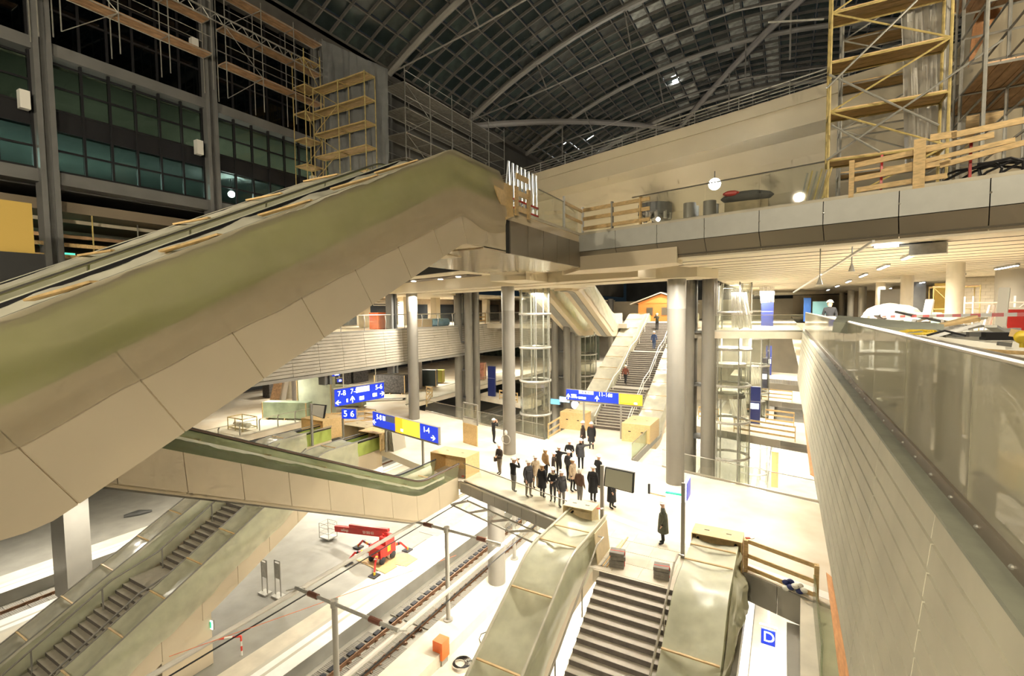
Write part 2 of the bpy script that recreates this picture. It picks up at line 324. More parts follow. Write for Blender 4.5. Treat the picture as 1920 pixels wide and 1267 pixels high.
# pale slab bands across the platform
for k, (x, y) in enumerate(((-24.1, 24.5), (-23.6, 28.5), (-27.5, 33))):
    MB().box(x-.9, x+.9, y-.1, y+3.2, -7.71, -7.695).build('dark_slab', mat('dark_slab_stone', (.27, .26, .22), .6, var=.1), pl)
def track(xc, name, label, y0=2, y1=78, mats=True):
    t = thing(name, label, 'track', (xc, y0, -8.55), kind=None)
    for s in (-.75, .75):
        m = MB()
        m.box(xc+s-.035, xc+s+.035, y0, y1, -8.42, -8.36); m.box(xc+s-.012, xc+s+.012, y0, y1, -8.5, -8.4); m.box(xc+s-.07, xc+s+.07, y0, y1, -8.53, -8.5)
        m.build('rail', RUST, t)
    n = 0
    tile = clip = None
    y = y0
    while y < 48:
        for s in (-1.22, 0, 1.22):
            if abs(y-19.3) < .9 and s != 0 or abs(y-20.2) < .4: continue
            w = .36 if s else .52
            if tile is None:
                tile = {}
            key = bool(s)
            if key not in tile:
                m = MB(); m.box(-w, w, -.42, .42, 0, .05)
                for k in range(9): m.box(-w, w, -.40+k*.095, -.355+k*.095, .05, .065)
                tile[key] = m.build('absorber_mat', mat('grooved_mat', (.30, .28, .24), .8), t, local=True); oo = tile[key]
            else:
                oo = tile[key].copy(); COL.objects.link(oo)
            oo.location = (s, y-y0, .02)
        y += .86
    y = y0+.3
    while y < 40:
        for s in (-.75, .75):
            for q in (-.17, .17):
                if clip is None:
                    m = MB(); m.box(-.07, .07, -.09, .09, 0, .05); m.box(-.035, .035, -.05, .05, .05, .11); clip = m.build('rail_clip', [RUST], t, local=True); cc = clip
                else: cc = clip.copy(); COL.objects.link(cc)
                cc.location = (s+q, y-y0, .02)
        y += .62
    y = y0
    return t
trk = track(-18.45, 'railway_track', 'ballastless railway track with rusty rails beside the platform with the red lift')
# rubber blocks beside the left rail
blk = None
for k in range(60):
    y = 4+k*.62
    if blk is None: blk = MB().box(-.13, .13, -.2, .2, 0, .12).build('rubber_block', RUBBER, trk, local=True); bb = blk
    else: bb = blk.copy(); COL.objects.link(bb)
    bb.location = (-1.02, y-2, .03)
trk2 = track(-40.05, 'railway_track', 'railway track at the far left, below the steps', 4, 60)
# upstand beside the track and the service strip next to it
st = struct(MB().box(-16.45, -14.75, -6, 100, -8.55, -7.75).build('trim_1', CONC))
struct(MB().box(-14.75, -10.5, -6, 100, -8.55, -8.42).build('trim_2', CONC))
# hand rails of temporary tube along the upstand and cross pipes
def post(p, label, h=3.0):
    t = thing('steel_post', label, 'post', p)
    MB().cyl(p[0], p[1], p[2], p[2]+h, .115, 16).build('pole', GREY, t)
    MB().cyl(p[0], p[1], p[2], p[2]+.05, .24, 20).build('base_plate', GREY, t)
    MB().cyl(p[0], p[1], p[2]+h-.08, p[2]+h+.02, .15, 16).build('cap', GALV, t); return t

# ---- right balcony: leaning fascia of concrete boards, floor, glass balustrade
wr = struct(MB().loft([[(1.02, y, 7.9), (.79, y, 5.05), (1.6, y, 5.05), (1.6, y, 7.9)] for y in (.6, 34.3)]).build('wall_right', JOINT))
rows = 13; jy = [.6, 2.0, 4.45, 6.75, 9.05, 11.35, 13.65, 15.95, 18.25, 20.55, 22.85, 25.15, 27.45, 29.75, 32.05, 34.3]
def boards(parent, xt, zt, xb, zb, ys, rows, out, m, gap=.036):
    for i in range(rows):
        a, b = i/rows, (i+1)/rows
        for y0, y1 in zip(ys[:-1], ys[1:]):
            za, zb_ = zt+(zb-zt)*a-gap*.5, zt+(zb-zt)*b+gap*.5; xa, xb_ = xt+(xb-xt)*a, xt+(xb-xt)*b
            MB().slab([(xa, y0+.010, za), (xa, y1-.010, za), (xb_, y1-.010, zb_), (xb_, y0+.010, zb_)], (-out*.03, 0, 0)).build('board', m, parent)
boards(wr, 1.0, 7.92, .77, 5.05, jy, rows, 1, PLANK)
MB().box(.95, 1.09, .6, 34.3, 7.93, 7.96).build('ledge', LEDGE, wr)
MB().box(1.09, 1.17, .6, 34.3, 7.9, 8.07).build('glass_channel', mat('bronze_channel', (.27, .23, .185), .4, .4, var=.1), wr)
for k in range(58):
    y = 1.3+k*.55
    MB().ball((1.085, y, 8.0), .016, 6, 4).build('bolt', GALV, wr) if y < 14 else None
bal = thing('glass_balustrade', 'long hazy glass balustrade on top of the board-marked wall at right', 'balustrade', (1.12, 17, 7.97))
ys = [.9+2.05*k-.65 for k in range(18)]
for a, b in zip(ys[:-1], ys[1:]):
    if a < .5: continue
    MB().box(1.115, 1.135, a+.008, b-.008, 8.02, 9.07).build('glass_pane', RGLASS, bal)
MB().tube([(1.125, .9, 9.09), (1.125, 34.2, 9.09)], .028, 10).build('handrail', STEEL, bal)
struct(MB().box(1.0, 26, -4, 100, ZB-.45, ZB).build('floor.030', FLOOR))
struct(MB().box(1.0, 26, -4, 100, 4.9, 5.05).build('ceiling_2', WHITEP))
for k, y in enumerate((30.3, 40.7, 50.9, 61.6, 72, 82)):
    c = struct(MB().cyl(7, y, ZB, 11.45, .34, 28).build('pillar', LCOL, smooth=True), '%s pale round pillar of the right balcony' % ['nearest', 'second', 'third', 'fourth', 'fifth', 'sixth'][k])
    c['category'] = 'pillar'; c['group'] = 'pale pillars of the right balcony'; c['kind'] = 'structure'
# block wall, thick core and shop fronts at the back of the right balcony
wb = struct(MB().box(10.4, 14.2, 46, 46.3, ZB, 11.45).build('wall_back', mat('mortar', (.50, .44, .33), .8)))
blk = None
for r in range(14):
    for k in range(7):
        x = 10.75+k*.5+(r % 2)*.25
        if blk is None: blk = MB().box(-.24, .24, -.02, .02, -.11, .11).build('block', mat('lime_block', (.62, .56, .44), .8, var=.08), wb, local=True); b = blk
        else: b = blk.copy(); COL.objects.link(b)
        b.location = Vector((x, 45.99, ZB+.14+r*.245))-Vector(wb['_base'])
c = struct(MB().cyl(11.9, 38.6, ZB, 11.45, 1.2, 32).build('pillar', mat('grey_plaster', (.42, .39, .32), .7), smooth=True), 'thick grey round core wall near the block wall'); c['category'] = 'pillar'
for k, (x0, x1, y, m) in enumerate(((14, 26, 52, CONC), (8.6, 10.2, 52, DGREY), (9.5, 20, 62, mat('shop_cream', (.55, .46, .32), .7)), (8, 24, 78, mat('shop_cream', (.5, .4, .3))), (1.2, 26, 96, mat('shop_cream', (.5, .4, .3))))):
    struct(MB().box(x0, x1, y, y+.4, ZB, 11.45).build('wall_back', m))

# ---- ceiling over the right balcony: slatted boards in the slanting east-west direction
cl = struct(MB().prism([(-4.6, 19.6), (26, 12.0), (26, 100), (-4.6, 100)], 11.72, 11.8).build('ceiling', DARK))
pan = {}
for k in range(50):
    y0 = 19.55+k*1.45
    a0, b0 = Vector((-4.4, y0, 0)), Vector((26, y0-7.55, 0)); n = Vector((.24, .97, 0))*1.22
    m = MB().slab([a0+Vector((0, 0, 11.42)), b0+Vector((0, 0, 11.42)), b0+n+Vector((0, 0, 11.42)), a0+n+Vector((0, 0, 11.42))], (0, 0, .06))
    m.m = [0, 1, 1, 1, 1, 1]; m.build('ceiling_board', [WHITEP, mat('slat_edge', (.10, .085, .06), .8)], cl)
tubes = []
for k, (x, y) in enumerate(((4.2, 24), (4.2, 30), (4.2, 37), (4.2, 45), (4.2, 54), (9.8, 27), (9.8, 34), (9.8, 42), (9.8, 52), (4.2, 65), (9.8, 64))):
    t = thing('strip_light', 'strip light in balcony ceiling, %s in the %s row' % (['nearest', 'second', 'third', 'fourth', 'fifth', 'sixth'][[24, 30, 37, 45, 54, 65].index(y) if x < 7 else [27, 34, 42, 52, 64].index(y)], 'left' if x < 7 else 'right'), 'lamp', (x, y, 11.3), 'strip lights of the right balcony')
    MB().box(x-.09, x+.09, y-1.4, y+1.4, 11.32, 11.415).build('housing', GALV, t); MB().box(x-.06, x+.06, y-1.35, y+1.35, 11.29, 11.32).build('diffuser', E_TUBE, t)
# hanging track with lamp rod
t = thing('lamp_rail', 'white lighting rail hanging below the deck edge', 'rail', (-.2, 18.5, 10.6))
a, b = gz(1638, 452, 11.1), gz(1490, 545, 10.2)
MB().bar(a, gy(1488, 548, 32), .06, .06).build('rail_bar', WHT, t)
for x, y in ((1537, 480), (1597, 455)):
    p = gy(x, y+40, 20); MB().tube([(p.x, p.y, 11.45), p], .02, 6).build('drop_rod', GALV, t); MB().cyl(p.x, p.y, p.z-.25, p.z, .10, 12, .03).build('pendant', GALV, t)

# ---- left balcony with its board-marked band, columns and the hall below
wl = struct(MB().loft([[(-29.56, y, 7.8), (-29.3, y, 4.95), (-30.2, y, 4.95), (-30.2, y, 7.8)] for y in (10, 95)]).build('wall_left', JOINT))
ysl = [14.7+2.22*k for k in range(22)]
boards(wl, -29.54, 7.8, -29.27, 5.0, ysl, 12, -1, mat('pale_board_concrete', (.42, .38, .31), .7, var=.08, scale=1))
MB().box(-29.7, -29.2, 10, 95, 4.75, 4.97).build('lower_ledge', GREY, wl)
MB().box(-29.7, -29.5, 10, 95, 7.8, 7.92).build('upper_ledge', GREY, wl)
struct(MB().box(-64, -29.6, 8, 95, ZB-.4, ZB-.02).build('floor.031', FLOOR))
struct(MB().box(-64, -29.6, 8, 95, 4.8, 4.95).build('ceiling_3', CONC))
lb = thing('balcony_railing', 'steel railing with glass along the left balcony edge', 'railing', (-29.8, 35, ZB))
MB().tube([(-29.8, 12, 9.15), (-29.8, 60, 9.15)], .05, 8).build('handrail', STEEL, lb)
for k in range(18): MB().tube([(-29.8, 14+2.4*k, ZB), (-29.72, 14+2.4*k, 8.6), (-29.8, 14+2.4*k, 9.15)], .035, 6).build('post', GALV, lb)
for k in range(17): MB().box(-29.82, -29.80, 14.05+2.4*k, 16.35+2.4*k, 8.0, 9.05).build('glass_pane', GLASS, lb)
# square white pillars and dark shop fronts of the left balcony
for k in range(9):
    c = struct(MB().box(-36.6, -35.8, 23+k*5.6, 23.8+k*5.6, ZB, 11).build('pillar', WHITEP)); 
wsh = struct(MB().box(-41, -40.6, 10, 95, ZB, 11).build('wall_shop_left', mat('shop_back', (.30, .24, .17), .7, var=.1)))
for k in range(8): MB().box(-40.62, -40.5, 21+k*6, 25.6+k*6, ZB+.1, 10.3).build('shop_window', mat('shop_glass_dark', (.03, .035, .04), .1), wsh)
struct(MB().box(-64, -29.7, 8, 95, 11.0, 11.2).build('ceiling_4', WHITEP))
# hall under the left balcony
wls = struct(MB().box(-56, -55.5, 10, 95, 0, 4.8).build('wall_shop_lower', mat('shop_back2', (.10, .085, .065), .6, var=.3, scale=.4)))
for k in range(12): MB().box(-55.5, -55.4, 14+k*5, 18.4+k*5, .2, 3.6).build('shop_window', mat('shop_glass_dark', (.03, .035, .04), .1), wls)
for k, (x, y) in enumerate(((-44.5, 33.0), (-39, 57), (-39, 45.5), (-44, 20))):
    c = struct(MB().cyl(x, y, 0, 4.8, .62, 24).build('pillar', mat('hall_pillar', (.34, .31, .28), .5), smooth=True)); 
struct(MB().box(-64, -30, 86, 86.5, 0, 4.8).build('wall_end_left', mat('end_glass', (.06, .075, .05), .2, var=.5, scale=1.5)))

# ---- columns
def column(p, r, z0, z1, label, n=28, cap=True):
    t = thing('round_column', label, 'column', (p[0], p[1], z0), 'tall grey steel columns', kind='structure')
    MB().cyl(p[0], p[1], z0, z1-1.6, r, n).build('shaft', COLM, t, smooth=True)
    MB().cyl(p[0], p[1], z1-1.6, z1, r*1.02, n).build('head', GREY, t, smooth=True)
    return t
column((-28.16, 32.37), .46, 0, 11.0, 'grey round column left of the centre, beside the blue and yellow sign')
column((-15.62, 27.24), .42, 0, 11.0, 'grey round column behind the group of visitors')
column((-5.0, 26.66), .47, 0, 11.0, 'thick grey round column right of the far stairs')
def cluster(px_, Y, r, z0, z1, label, s=1.0):
    p = gy(px_, 600, Y); t = thing('column_cluster', label, 'column', (p.x, p.y, z0), kind='structure')
    d = r*1.55*s
    for a, b in ((-1, -1), (1, -1), (1, 1), (-1, 1)): MB().cyl(p.x+a*d, p.y+b*d, z0, z1, r, 20).build('shaft', mat('cluster_steel', (.19, .175, .145), .42), t, smooth=True)
    for k in range(7):
        z = z0+2+k*(z1-z0)/7; MB().box(p.x-d, p.x+d, p.y-d, p.y+d, z, z+.12).build('tie_plate', DGREY, t)
    return p
cluster(1312, 33, .38, -7.7, 16, 'cluster of four grey columns right of the thick round column')
cluster(875, 42, .42, -7.7, 13, 'cluster of four grey columns left of the glass lift')
cluster(1056, 47, .36, -7.7, 11, 'cluster of four grey columns behind the far timber box', 1.2)
for k, (x, Y) in enumerate(((1082, 50), (1030, 80), (1145, 72))):
    p = gy(x, 600, Y); c = struct(MB().cyl(p.x, p.y, -7.7, 11, .4, 18).build('pillar', GREY, smooth=True))
# square grey pier on the far platform and one below the concourse edge
struct(MB().box(-38.6, -36.6, 11.2, 12.4, -7.7, -.4).build('pillar', GREY))
struct(MB().cyl(-15.6, 25.4, -7.75, -.4, .55, 24).build('pillar', COLM, smooth=True))
struct(MB().box(-20.9, -19.5, 24.6, 26, -8.5, -.4).build('pillar', GREY)) if False else None
# ================================================================== UPPER BRIDGE DECK
PAL = mat('grey_blue_fascia', (.50, .50, .46), .4, var=.04); BRZ = mat('satin_bronze_panel', (.30, .26, .20), .28, .55, var=.06, scale=.4)
dk_poly = [(-13.2, 13.9), (-7.98, 13.9), (-7.98, 20.4), (15.3, 14.62), (15.3, 26), (-3, 32.5), (-18, 36.3), (-36, 42), (-36, 30), (-13.2, 22)]
dk = struct(MB().prism(dk_poly, 11.75, 12.66).build('floor.040', DARK), 'bridge deck above the concourse')
MB().prism(dk_poly, 12.66, 12.7).build('deck_floor', CONC, dk)
MB().prism([(-13.2, 12.5), (-8.0, 12.5), (-8.0, 20.4), (-9.6, 21.8), (-13.2, 22.6)], 11.28, 11.36).build('finger_soffit', SOFFIT, dk)
MB().prism([(-13.2, 22), (-8, 20.6), (-4.7, 19.8), (-4.7, 31.8), (-18, 36.2), (-36, 41.8), (-36, 30)], 11.70, 11.74).build('soffit', WHITEP, dk)
# slanting beams carried by the columns
def beam(p, t0, t1, w, z0, z1, m=CREAM):
    MB().prism([ew(p, t0, -w/2), ew(p, t1, -w/2), ew(p, t1, w/2), ew(p, t0, w/2)], z0, z1).build('beam', m, dk)
c3, c2 = (-5.0, 26.66), (-15.62, 27.24)
beam(c3, -36, 1.7, 2.3, 10.95, 11.75, WHITEP); beam(c2, -24, 10.2, 1.6, 10.95, 11.72, WHITEP)
MB().box(-14, -11.8, 22.5, 33, 11.0, 11.72).build('beam', WHITEP, dk)
MB().prism([(-9.8, 22.6), (-7.95, 20.3), (-3.6, 19.2), (-3.6, 20.4), (-6.4, 22.6)], 11.15, 11.75).build('beam', CREAM, dk)
# dark light slots with down-lights
def slot(p, t0, t1, w, k):
    MB().prism([ew(p, t0, -w/2), ew(p, t1, -w/2), ew(p, t1, w/2), ew(p, t0, w/2)], 11.64, 11.71).build('light_slot', mat('slot_dark', (.16, .13, .10), .5), dk)
    for i in range(k):
        q = ew(p, t0+(t1-t0)*(i+.5)/k, (-1)**i*w*.2); MB().cyl(q[0], q[1], 11.60, 11.64, .17, 14).build('downlight', E_WHITE, dk)
slot(c3, -9, -1.5, 1.3, 3) if False else None
for p, t0, t1, w, k in (((-8, 24.4), -5, 3.5, 1.5, 4), ((-20, 26.6), -8, 3, 1.2, 4), ((-20, 31.6), -10, 5, 1.4, 5), ((-8, 30.6), -5, 3, 1.2, 3)): slot(p, t0, t1, w, k)
# finger side panels
for k in range(5):
    y0 = 14.05+k*1.25; MB().box(-7.99, -7.93, y0+.012, y0+1.238, 11.28, 12.36).build('side_panel', BRZ, dk)
MB().box(-8.05, -7.97, 13.86, 14.04, 11.28, 12.4).build('corner_post', DARK, dk)
MB().box(-8.2, -7.9, 13.9, 20.2, 12.66, 12.76).build('edge_trim', CONC, dk); MB().box(-8.1, -7.95, 13.9, 20.2, 12.36, 12.66).build('edge_band', CREAM, dk)
# front fascia: upright upper panels over slanted lower panels
fa, fb = Vector((-7.95, 20.25, 0)), Vector((15.3, 14.45, 0)); fd = (fb-fa).normalized(); fn = Vector((fd.y, -fd.x, 0)); FL = (fb-fa).length; NP = 13
for k in range(NP):
    a = fa+fd*(FL*k/NP+.012); b = fa+fd*(FL*(k+1)/NP-.012); Z = lambda z: Vector((0, 0, z))
    MB().slab([a+Z(11.95), b+Z(11.95), b+Z(12.66), a+Z(12.66)], fn*.05).build('upper_panel', PAL, dk)
    if k > 1 or True: MB().slab([a-fn*.30+Z(11.36), b-fn*.30+Z(11.36), b+Z(11.93), a+Z(11.93)], fn*.04).build('lower_panel', BRZ, dk)
    MB().ball(a+fn*.07+Z(12.3), .03, 8, 6).build('glass_bolt', STEEL, dk)
MB().slab([fa+Z(12.67), fb+Z(12.67), fb+Z(12.77), fa+Z(12.77)], -fn*.3).build('edge_trim', CONC, dk)
MB().slab([fa-fn*.28+Z(11.30), fb-fn*.28+Z(11.30), fb-fn*.28+Z(11.36), fa-fn*.28+Z(11.36)], -fn*.3).build('bottom_trim', WHITEP, dk)
# glass balustrade of the deck
gb = thing('glass_balustrade', 'clear glass balustrade with thin steel handrail on the bridge deck', 'balustrade', tuple(fa+Z(12.5)))
for k in range(2, 5):
    a = fa+fd*(FL*k/NP+.01); b = fa+fd*(FL*(k+1)/NP-.01)
    MB().slab([a+Z(12.75), b+Z(12.75), b+Z(13.85), a+Z(13.85)], -fn*.02).build('glass_pane', GLASS, gb)
MB().tube([fa+fd*2.6+Z(13.88), fa+fd*(FL*5/NP)+Z(13.88)], .025, 8).build('handrail', STEEL, gb)
gb = thing('glass_balustrade', 'clear glass balustrade beside the timber gate at the bridge corner', 'balustrade', (-7.97, 18, 12.75))
for k in range(3): MB().box(-7.98, -7.96, 16.2+k*1.3, 17.48+k*1.3, 12.75, 13.8).build('glass_pane', GLASS, gb)
MB().tube([(-7.97, 16.2, 13.83), (-7.97, 20.1, 13.83)], .022, 8).build('handrail', STEEL, gb)

# ================================================================== RAILWAY BRIDGE
rn = Vector((.322, .947, 0)); rd = Vector((-.947, .322, 0)); rb0 = rn*32
rb = struct(MB().loft([[rb0+rd*t+rn*n+Vector((0, 0, z)) for n, z in ((0, 20.0), (0, 21.15), (.12, 21.15), (.12, 21.3), (0, 21.3), (0, 22.0), (.8, 22.0), (.8, 21.4), (14, 21.4), (14, 16.2), (9, 15.2), (6.2, 15.9), (4.2, 17.2), (2.6, 18.9), (1.6, 19.8), (.5, 19.95))] for t in range(-18, 73, 6)]).build('wall_bridge', BEIGE), 'curved cream concrete side and belly of the railway bridge')
rr = thing('bridge_railing', 'galvanised railing with four bars on top of the railway bridge', 'railing', tuple(rb0+Vector((0, 0, 22))))
for z, r in ((22.3, .03), (22.52, .03), (22.72, .035), (22.95, .05)): MB().tube([rb0+rd*(-18)+rn*.4+Vector((0, 0, z)), rb0+rd*72+rn*.4+Vector((0, 0, z))], r, 6).build('rail_bar', GALV, rr)
for k in range(30):
    q = rb0+rd*(-16+k*3.0)+rn*.4; MB().bar(q+Vector((0, 0, 21.9)), q+Vector((0, 0, 23.0)), .09, .05, (1, 0, 0)).build('post', GALV, rr)
# second, lower girder behind and the piers
struct(MB().loft([[rb0+rd*t+rn*n+Vector((0, 0, z)) for n, z in ((9, 15.3), (11, 14.4), (20, 14.4), (20, 15.3))] for t in (-18, 40)]).build('wall_bridge_lower', BEIGE))
pr = thing('bridge_pier', 'steel pier with splayed struts and bearing under the railway bridge', 'pier', tuple(gy(1270, 440, 40)), kind='structure')
p1 = gy(1228, 392, 40); MB().cyl(p1.x, p1.y, p1.z-.4, p1.z+.35, 1.3, 24).build('bearing', DGREY, pr)
for k in range(10):
    a = k*.628; MB().cyl(p1.x+1.15*math.cos(a), p1.y+1.15*math.sin(a), p1.z-.9, p1.z-.3, .16, 10).build('bolt', GREY, pr)
MB().tube([p1+Vector((0, 0, -.4)), gy(1290, 460, 42)], .5, 16).build('strut', GREY, pr); MB().tube([gy(1290, 460, 42), gy(1370, 360, 46)], .45, 16).build('strut', GREY, pr)

# ================================================================== LEFT OFFICE BUILDING
FX = -30.0
FG = mat('facade_steel', (.165, .165, .16), .45, var=.1, scale=1)
fcd = struct(MB().box(FX-.9, FX-.2, -2, 33, 15.6, 16.15).build('wall_facade', DGREY), 'dark steel and glass front of the office building at the left')
MB().box(FX-.8, FX+.1, -2, 33, 15.55, 16.12).build('floor_beam', FG, fcd); MB().box(FX-.8, FX+.15, -2, 33, 21.45, 22.0).build('floor_beam', FG, fcd)
MB().box(FX-.8, FX+.3, -2, 46, 28.3, 29.9).build('eaves_beam', ROOFST, fcd)
COLY = (1.6, 9.4, 16.9, 24.6, 31.8)
for y in COLY:
    MB().box(FX-.35, FX+.35, y-.33, y-.12, 4, 29).build('column_flange', FG, fcd); MB().box(FX-.35, FX+.35, y+.12, y+.33, 4, 29).build('column_flange', FG, fcd); MB().box(FX-.3, FX+.2, y-.14, y+.14, 4, 29).build('column_web', DGREY, fcd)
# glazing: panes between dark bars, storey by storey
PANE = [glassmat('office_glass', (.55, .62, .58)), glassmat('office_glass_dark', (.13, .16, .15))]
zr = [(16.25, 17.15, 0), (17.2, 18.1, 0), (18.2, 19.0, 2), (19.1, 20.1, 0), (20.15, 21.15, 0), (22.1, 23.6, 1), (23.7, 25.2, 1), (25.3, 26.8, 1), (26.9, 28.2, 1)]
for bi in range(4):
    y0, y1 = COLY[bi]+.38, COLY[bi+1]-.38; W = (y1-y0)/6
    wn = struct(MB().box(FX-.25, FX-.12, y0, y1, 18.15, 19.05).build('window_%d' % (bi+1), BLACK))
    m = MB()
    for k in range(7): m.box(FX-.22, FX-.06, y0+k*W-.05, y0+k*W+.05, 16.15, 28.3)
    m.build('window_mullions', BLACK, wn)
    for z in (16.2, 17.17, 18.13, 19.05, 20.12, 21.2, 23.65, 25.25, 26.85): MB().box(FX-.2, FX-.08, y0, y1, z-.045, z+.045).build('window_bar', BLACK, wn)
    for a, b, kk in zr:
        if kk == 2: continue
        for k in range(6): MB().box(FX-.16, FX-.14, y0+k*W+.05, y0+(k+1)*W-.05, a, b).build('pane', PANE[kk], wn)
# rooms behind the panes
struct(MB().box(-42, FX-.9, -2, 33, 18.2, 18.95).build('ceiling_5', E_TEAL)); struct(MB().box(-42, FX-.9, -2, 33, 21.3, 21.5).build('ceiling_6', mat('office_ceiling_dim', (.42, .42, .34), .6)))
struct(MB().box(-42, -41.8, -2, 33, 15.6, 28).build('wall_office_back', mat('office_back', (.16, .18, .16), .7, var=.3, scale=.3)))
struct(MB().box(-42, FX-.9, -2, 33, 15.5, 15.62).build('floor.050', DGREY))
for y in (4, 13, 20.5, 28): struct(MB().box(-41, -40, y, y+.9, 15.6, 21.3).build('pillar', CONC))
for y, pw in ((5, 850), (12.5, 420), (20, 110), (28, 90)): area(-35.5, y, 18.1, pw, .3, 2.5, (.72, .95, .92))
for y, pw in ((6, 25), (13, 45), (21, 90), (28, 90)): area(-35.5, y, 21.2, pw, .3, 2.5, WHITE)
# open storey below with formwork beams, guard rails and clutter
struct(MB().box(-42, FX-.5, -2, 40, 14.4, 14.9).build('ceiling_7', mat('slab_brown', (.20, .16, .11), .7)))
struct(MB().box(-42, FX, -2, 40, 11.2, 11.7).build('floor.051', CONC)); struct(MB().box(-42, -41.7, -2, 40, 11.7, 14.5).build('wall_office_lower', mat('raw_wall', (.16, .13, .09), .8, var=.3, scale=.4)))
t = thing('guard_rail', 'timber and orange guard boards in the dark storey below the glass front', 'guard rail', (FX, 12, 11.7))
for z, m, x in ((12.2, WOOD, FX+.1), (12.75, WOOD, FX+.1), (13.55, PINK, FX-3), (14.0, GALV, FX-5), (14.2, CONC, FX-2)): MB().box(x-.03, x+.03, 1, 27, z-.09, z+.09).build('rail_board', m, t)
for k in range(9): MB().tube([(FX-.6-k % 3, 4+k*2.4, 11.7), (FX-.6-k % 3, 4+k*2.4, 14.4)], .035, 6).build('prop', YELTUBE if k % 2 else GALV, t)
for k, (y, z) in enumerate(((9.9, 13.0), (10.4, 12.6), (10.8, 13.5), (11.0, 12.2), (8.6, 13.2))):
    o = tag(MB().box(-33.2, -33.1, y, y+.9, z, z+.1).build('green_tube_lamp', mat('green_glow', (.1, .5, .4), .5, emit=(.1, .8, .55), est=.9)), ['thin green lamp behind the big steel column, upper', 'thin green lamp low behind the steel column', 'topmost green lamp in the dark storey', 'lowest green lamp in the dark storey', 'green lamp left of the big steel column'][k], 'lamp', 'green lamps in the dark storey')
tag(MB().box(-24.5, -24.4, 4.2, 7.15, 11.7, 13.55).build('yellow_board', mat('ochre_board', (.50, .34, .08), .6)), 'plain ochre board standing at the far left edge', 'board')
o = struct(MB().box(-25, -24.3, 2, 7.4, 7.9, 11.7).build('wall_dark_left', mat('black_mesh', (.025, .025, .025), .9)))
# small white boxes on the steel columns
for k, (y, z) in enumerate(((9.0, 18.6), (16.4, 18.6), (24.2, 18.4), (16.4, 24.3))):
    o = tag(MB().box(FX+.1, FX+.45, y-.5, y-.15, z, z+.8).build('junction_box', WHT), 'white box on the %s steel column of the office front' % ['nearest', 'second', 'third', 'second, high on the'][k], 'box', 'white boxes on the steel columns')

# ================================================================== ROOF
RC, RR = -4.0, 49.4
def vz(x): return 37.4-RR+math.sqrt(RR*RR-(x-RC)**2)
th0 = math.asin((-30-RC)/RR); th1 = math.asin((22-RC)/RR); NA = 36; DT = (th1-th0)/NA; DY = 1.52; Y0, NY = 3, 66
rf = struct(MB().box(-30.3, -29.7, 3, 104, 29.6, 30.1).build('ceiling_roof', ROOFST), 'dark glazed vault of the station hall')
def vp(th, y, d=0): return Vector((RC+(RR+d)*math.sin(th), y, 37.4-RR+(RR+d)*math.cos(th)))
m = MB()
for i in range(NA+1):
    th = th0+DT*i; m.bar(vp(th, Y0, -.1), vp(th, Y0+NY*DY, -.1), .10, .26, (math.sin(th), 0, math.cos(th)))
for j in range(NY+1):
    y = Y0+DY*j
    for i in range(0, NA, 2): m.bar(vp(th0+DT*i, y, -.09), vp(th0+DT*(i+2), y, -.09), .10, .24)
lt = m.build('grid_bars', ROOFST, rf); lt['kind'] = 'stuff'
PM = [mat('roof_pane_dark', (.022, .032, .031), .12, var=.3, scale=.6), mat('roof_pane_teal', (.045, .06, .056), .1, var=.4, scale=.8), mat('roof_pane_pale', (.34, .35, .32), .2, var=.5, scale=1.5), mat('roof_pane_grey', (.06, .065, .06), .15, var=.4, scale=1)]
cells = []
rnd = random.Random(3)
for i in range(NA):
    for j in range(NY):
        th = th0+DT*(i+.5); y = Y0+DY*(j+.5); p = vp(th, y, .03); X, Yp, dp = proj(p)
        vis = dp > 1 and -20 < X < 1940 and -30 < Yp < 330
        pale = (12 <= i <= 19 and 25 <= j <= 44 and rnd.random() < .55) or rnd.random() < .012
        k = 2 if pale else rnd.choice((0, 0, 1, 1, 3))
        cells.append((0 if vis else 1, dp, th, p, k))
cells.sort(key=lambda c: (c[0], c[1]))
pmesh = []
for k in range(4):
    o = MB().box(-.64, .64, -.69, .69, -.02, .02); me = bpy.data.meshes.new('pane'); me.from_pydata([tuple(v) for v in o.v], [], o.f); me.materials.append(PM[k]); pmesh.append(me)
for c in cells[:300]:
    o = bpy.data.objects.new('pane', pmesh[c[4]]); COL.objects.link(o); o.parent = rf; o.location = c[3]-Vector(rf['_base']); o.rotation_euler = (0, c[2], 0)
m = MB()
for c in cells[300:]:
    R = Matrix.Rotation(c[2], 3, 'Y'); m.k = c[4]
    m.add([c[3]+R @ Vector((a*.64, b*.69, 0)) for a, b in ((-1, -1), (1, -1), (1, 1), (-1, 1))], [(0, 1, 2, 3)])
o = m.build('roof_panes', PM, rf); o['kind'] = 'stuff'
# arch ribs with struts and tie rods
for Y in (20, 32, 44, 57, 70, 84):
    pts = [vp(th0+(th1-th0)*k/24, Y, -.45) for k in range(25)]
    MB().tube(pts, .26, 8).build('arch_rib', ROOFRIB, rf)
    lo = [vp(th0+(th1-th0)*k/6, Y, -.45 if k in (0, 6) else -3.4-(.8 if 1 < k < 5 else 0)) for k in range(7)]
    for a, b in zip(lo[:-1], lo[1:]): MB().tube([a, b], .07, 6).build('tie_rod', ROOFRIB, rf)
    for k in range(1, 6): MB().tube([lo[k], vp(th0+(th1-th0)*k/6, Y, -.4)], .07, 6).build('strut', ROOFRIB, rf)
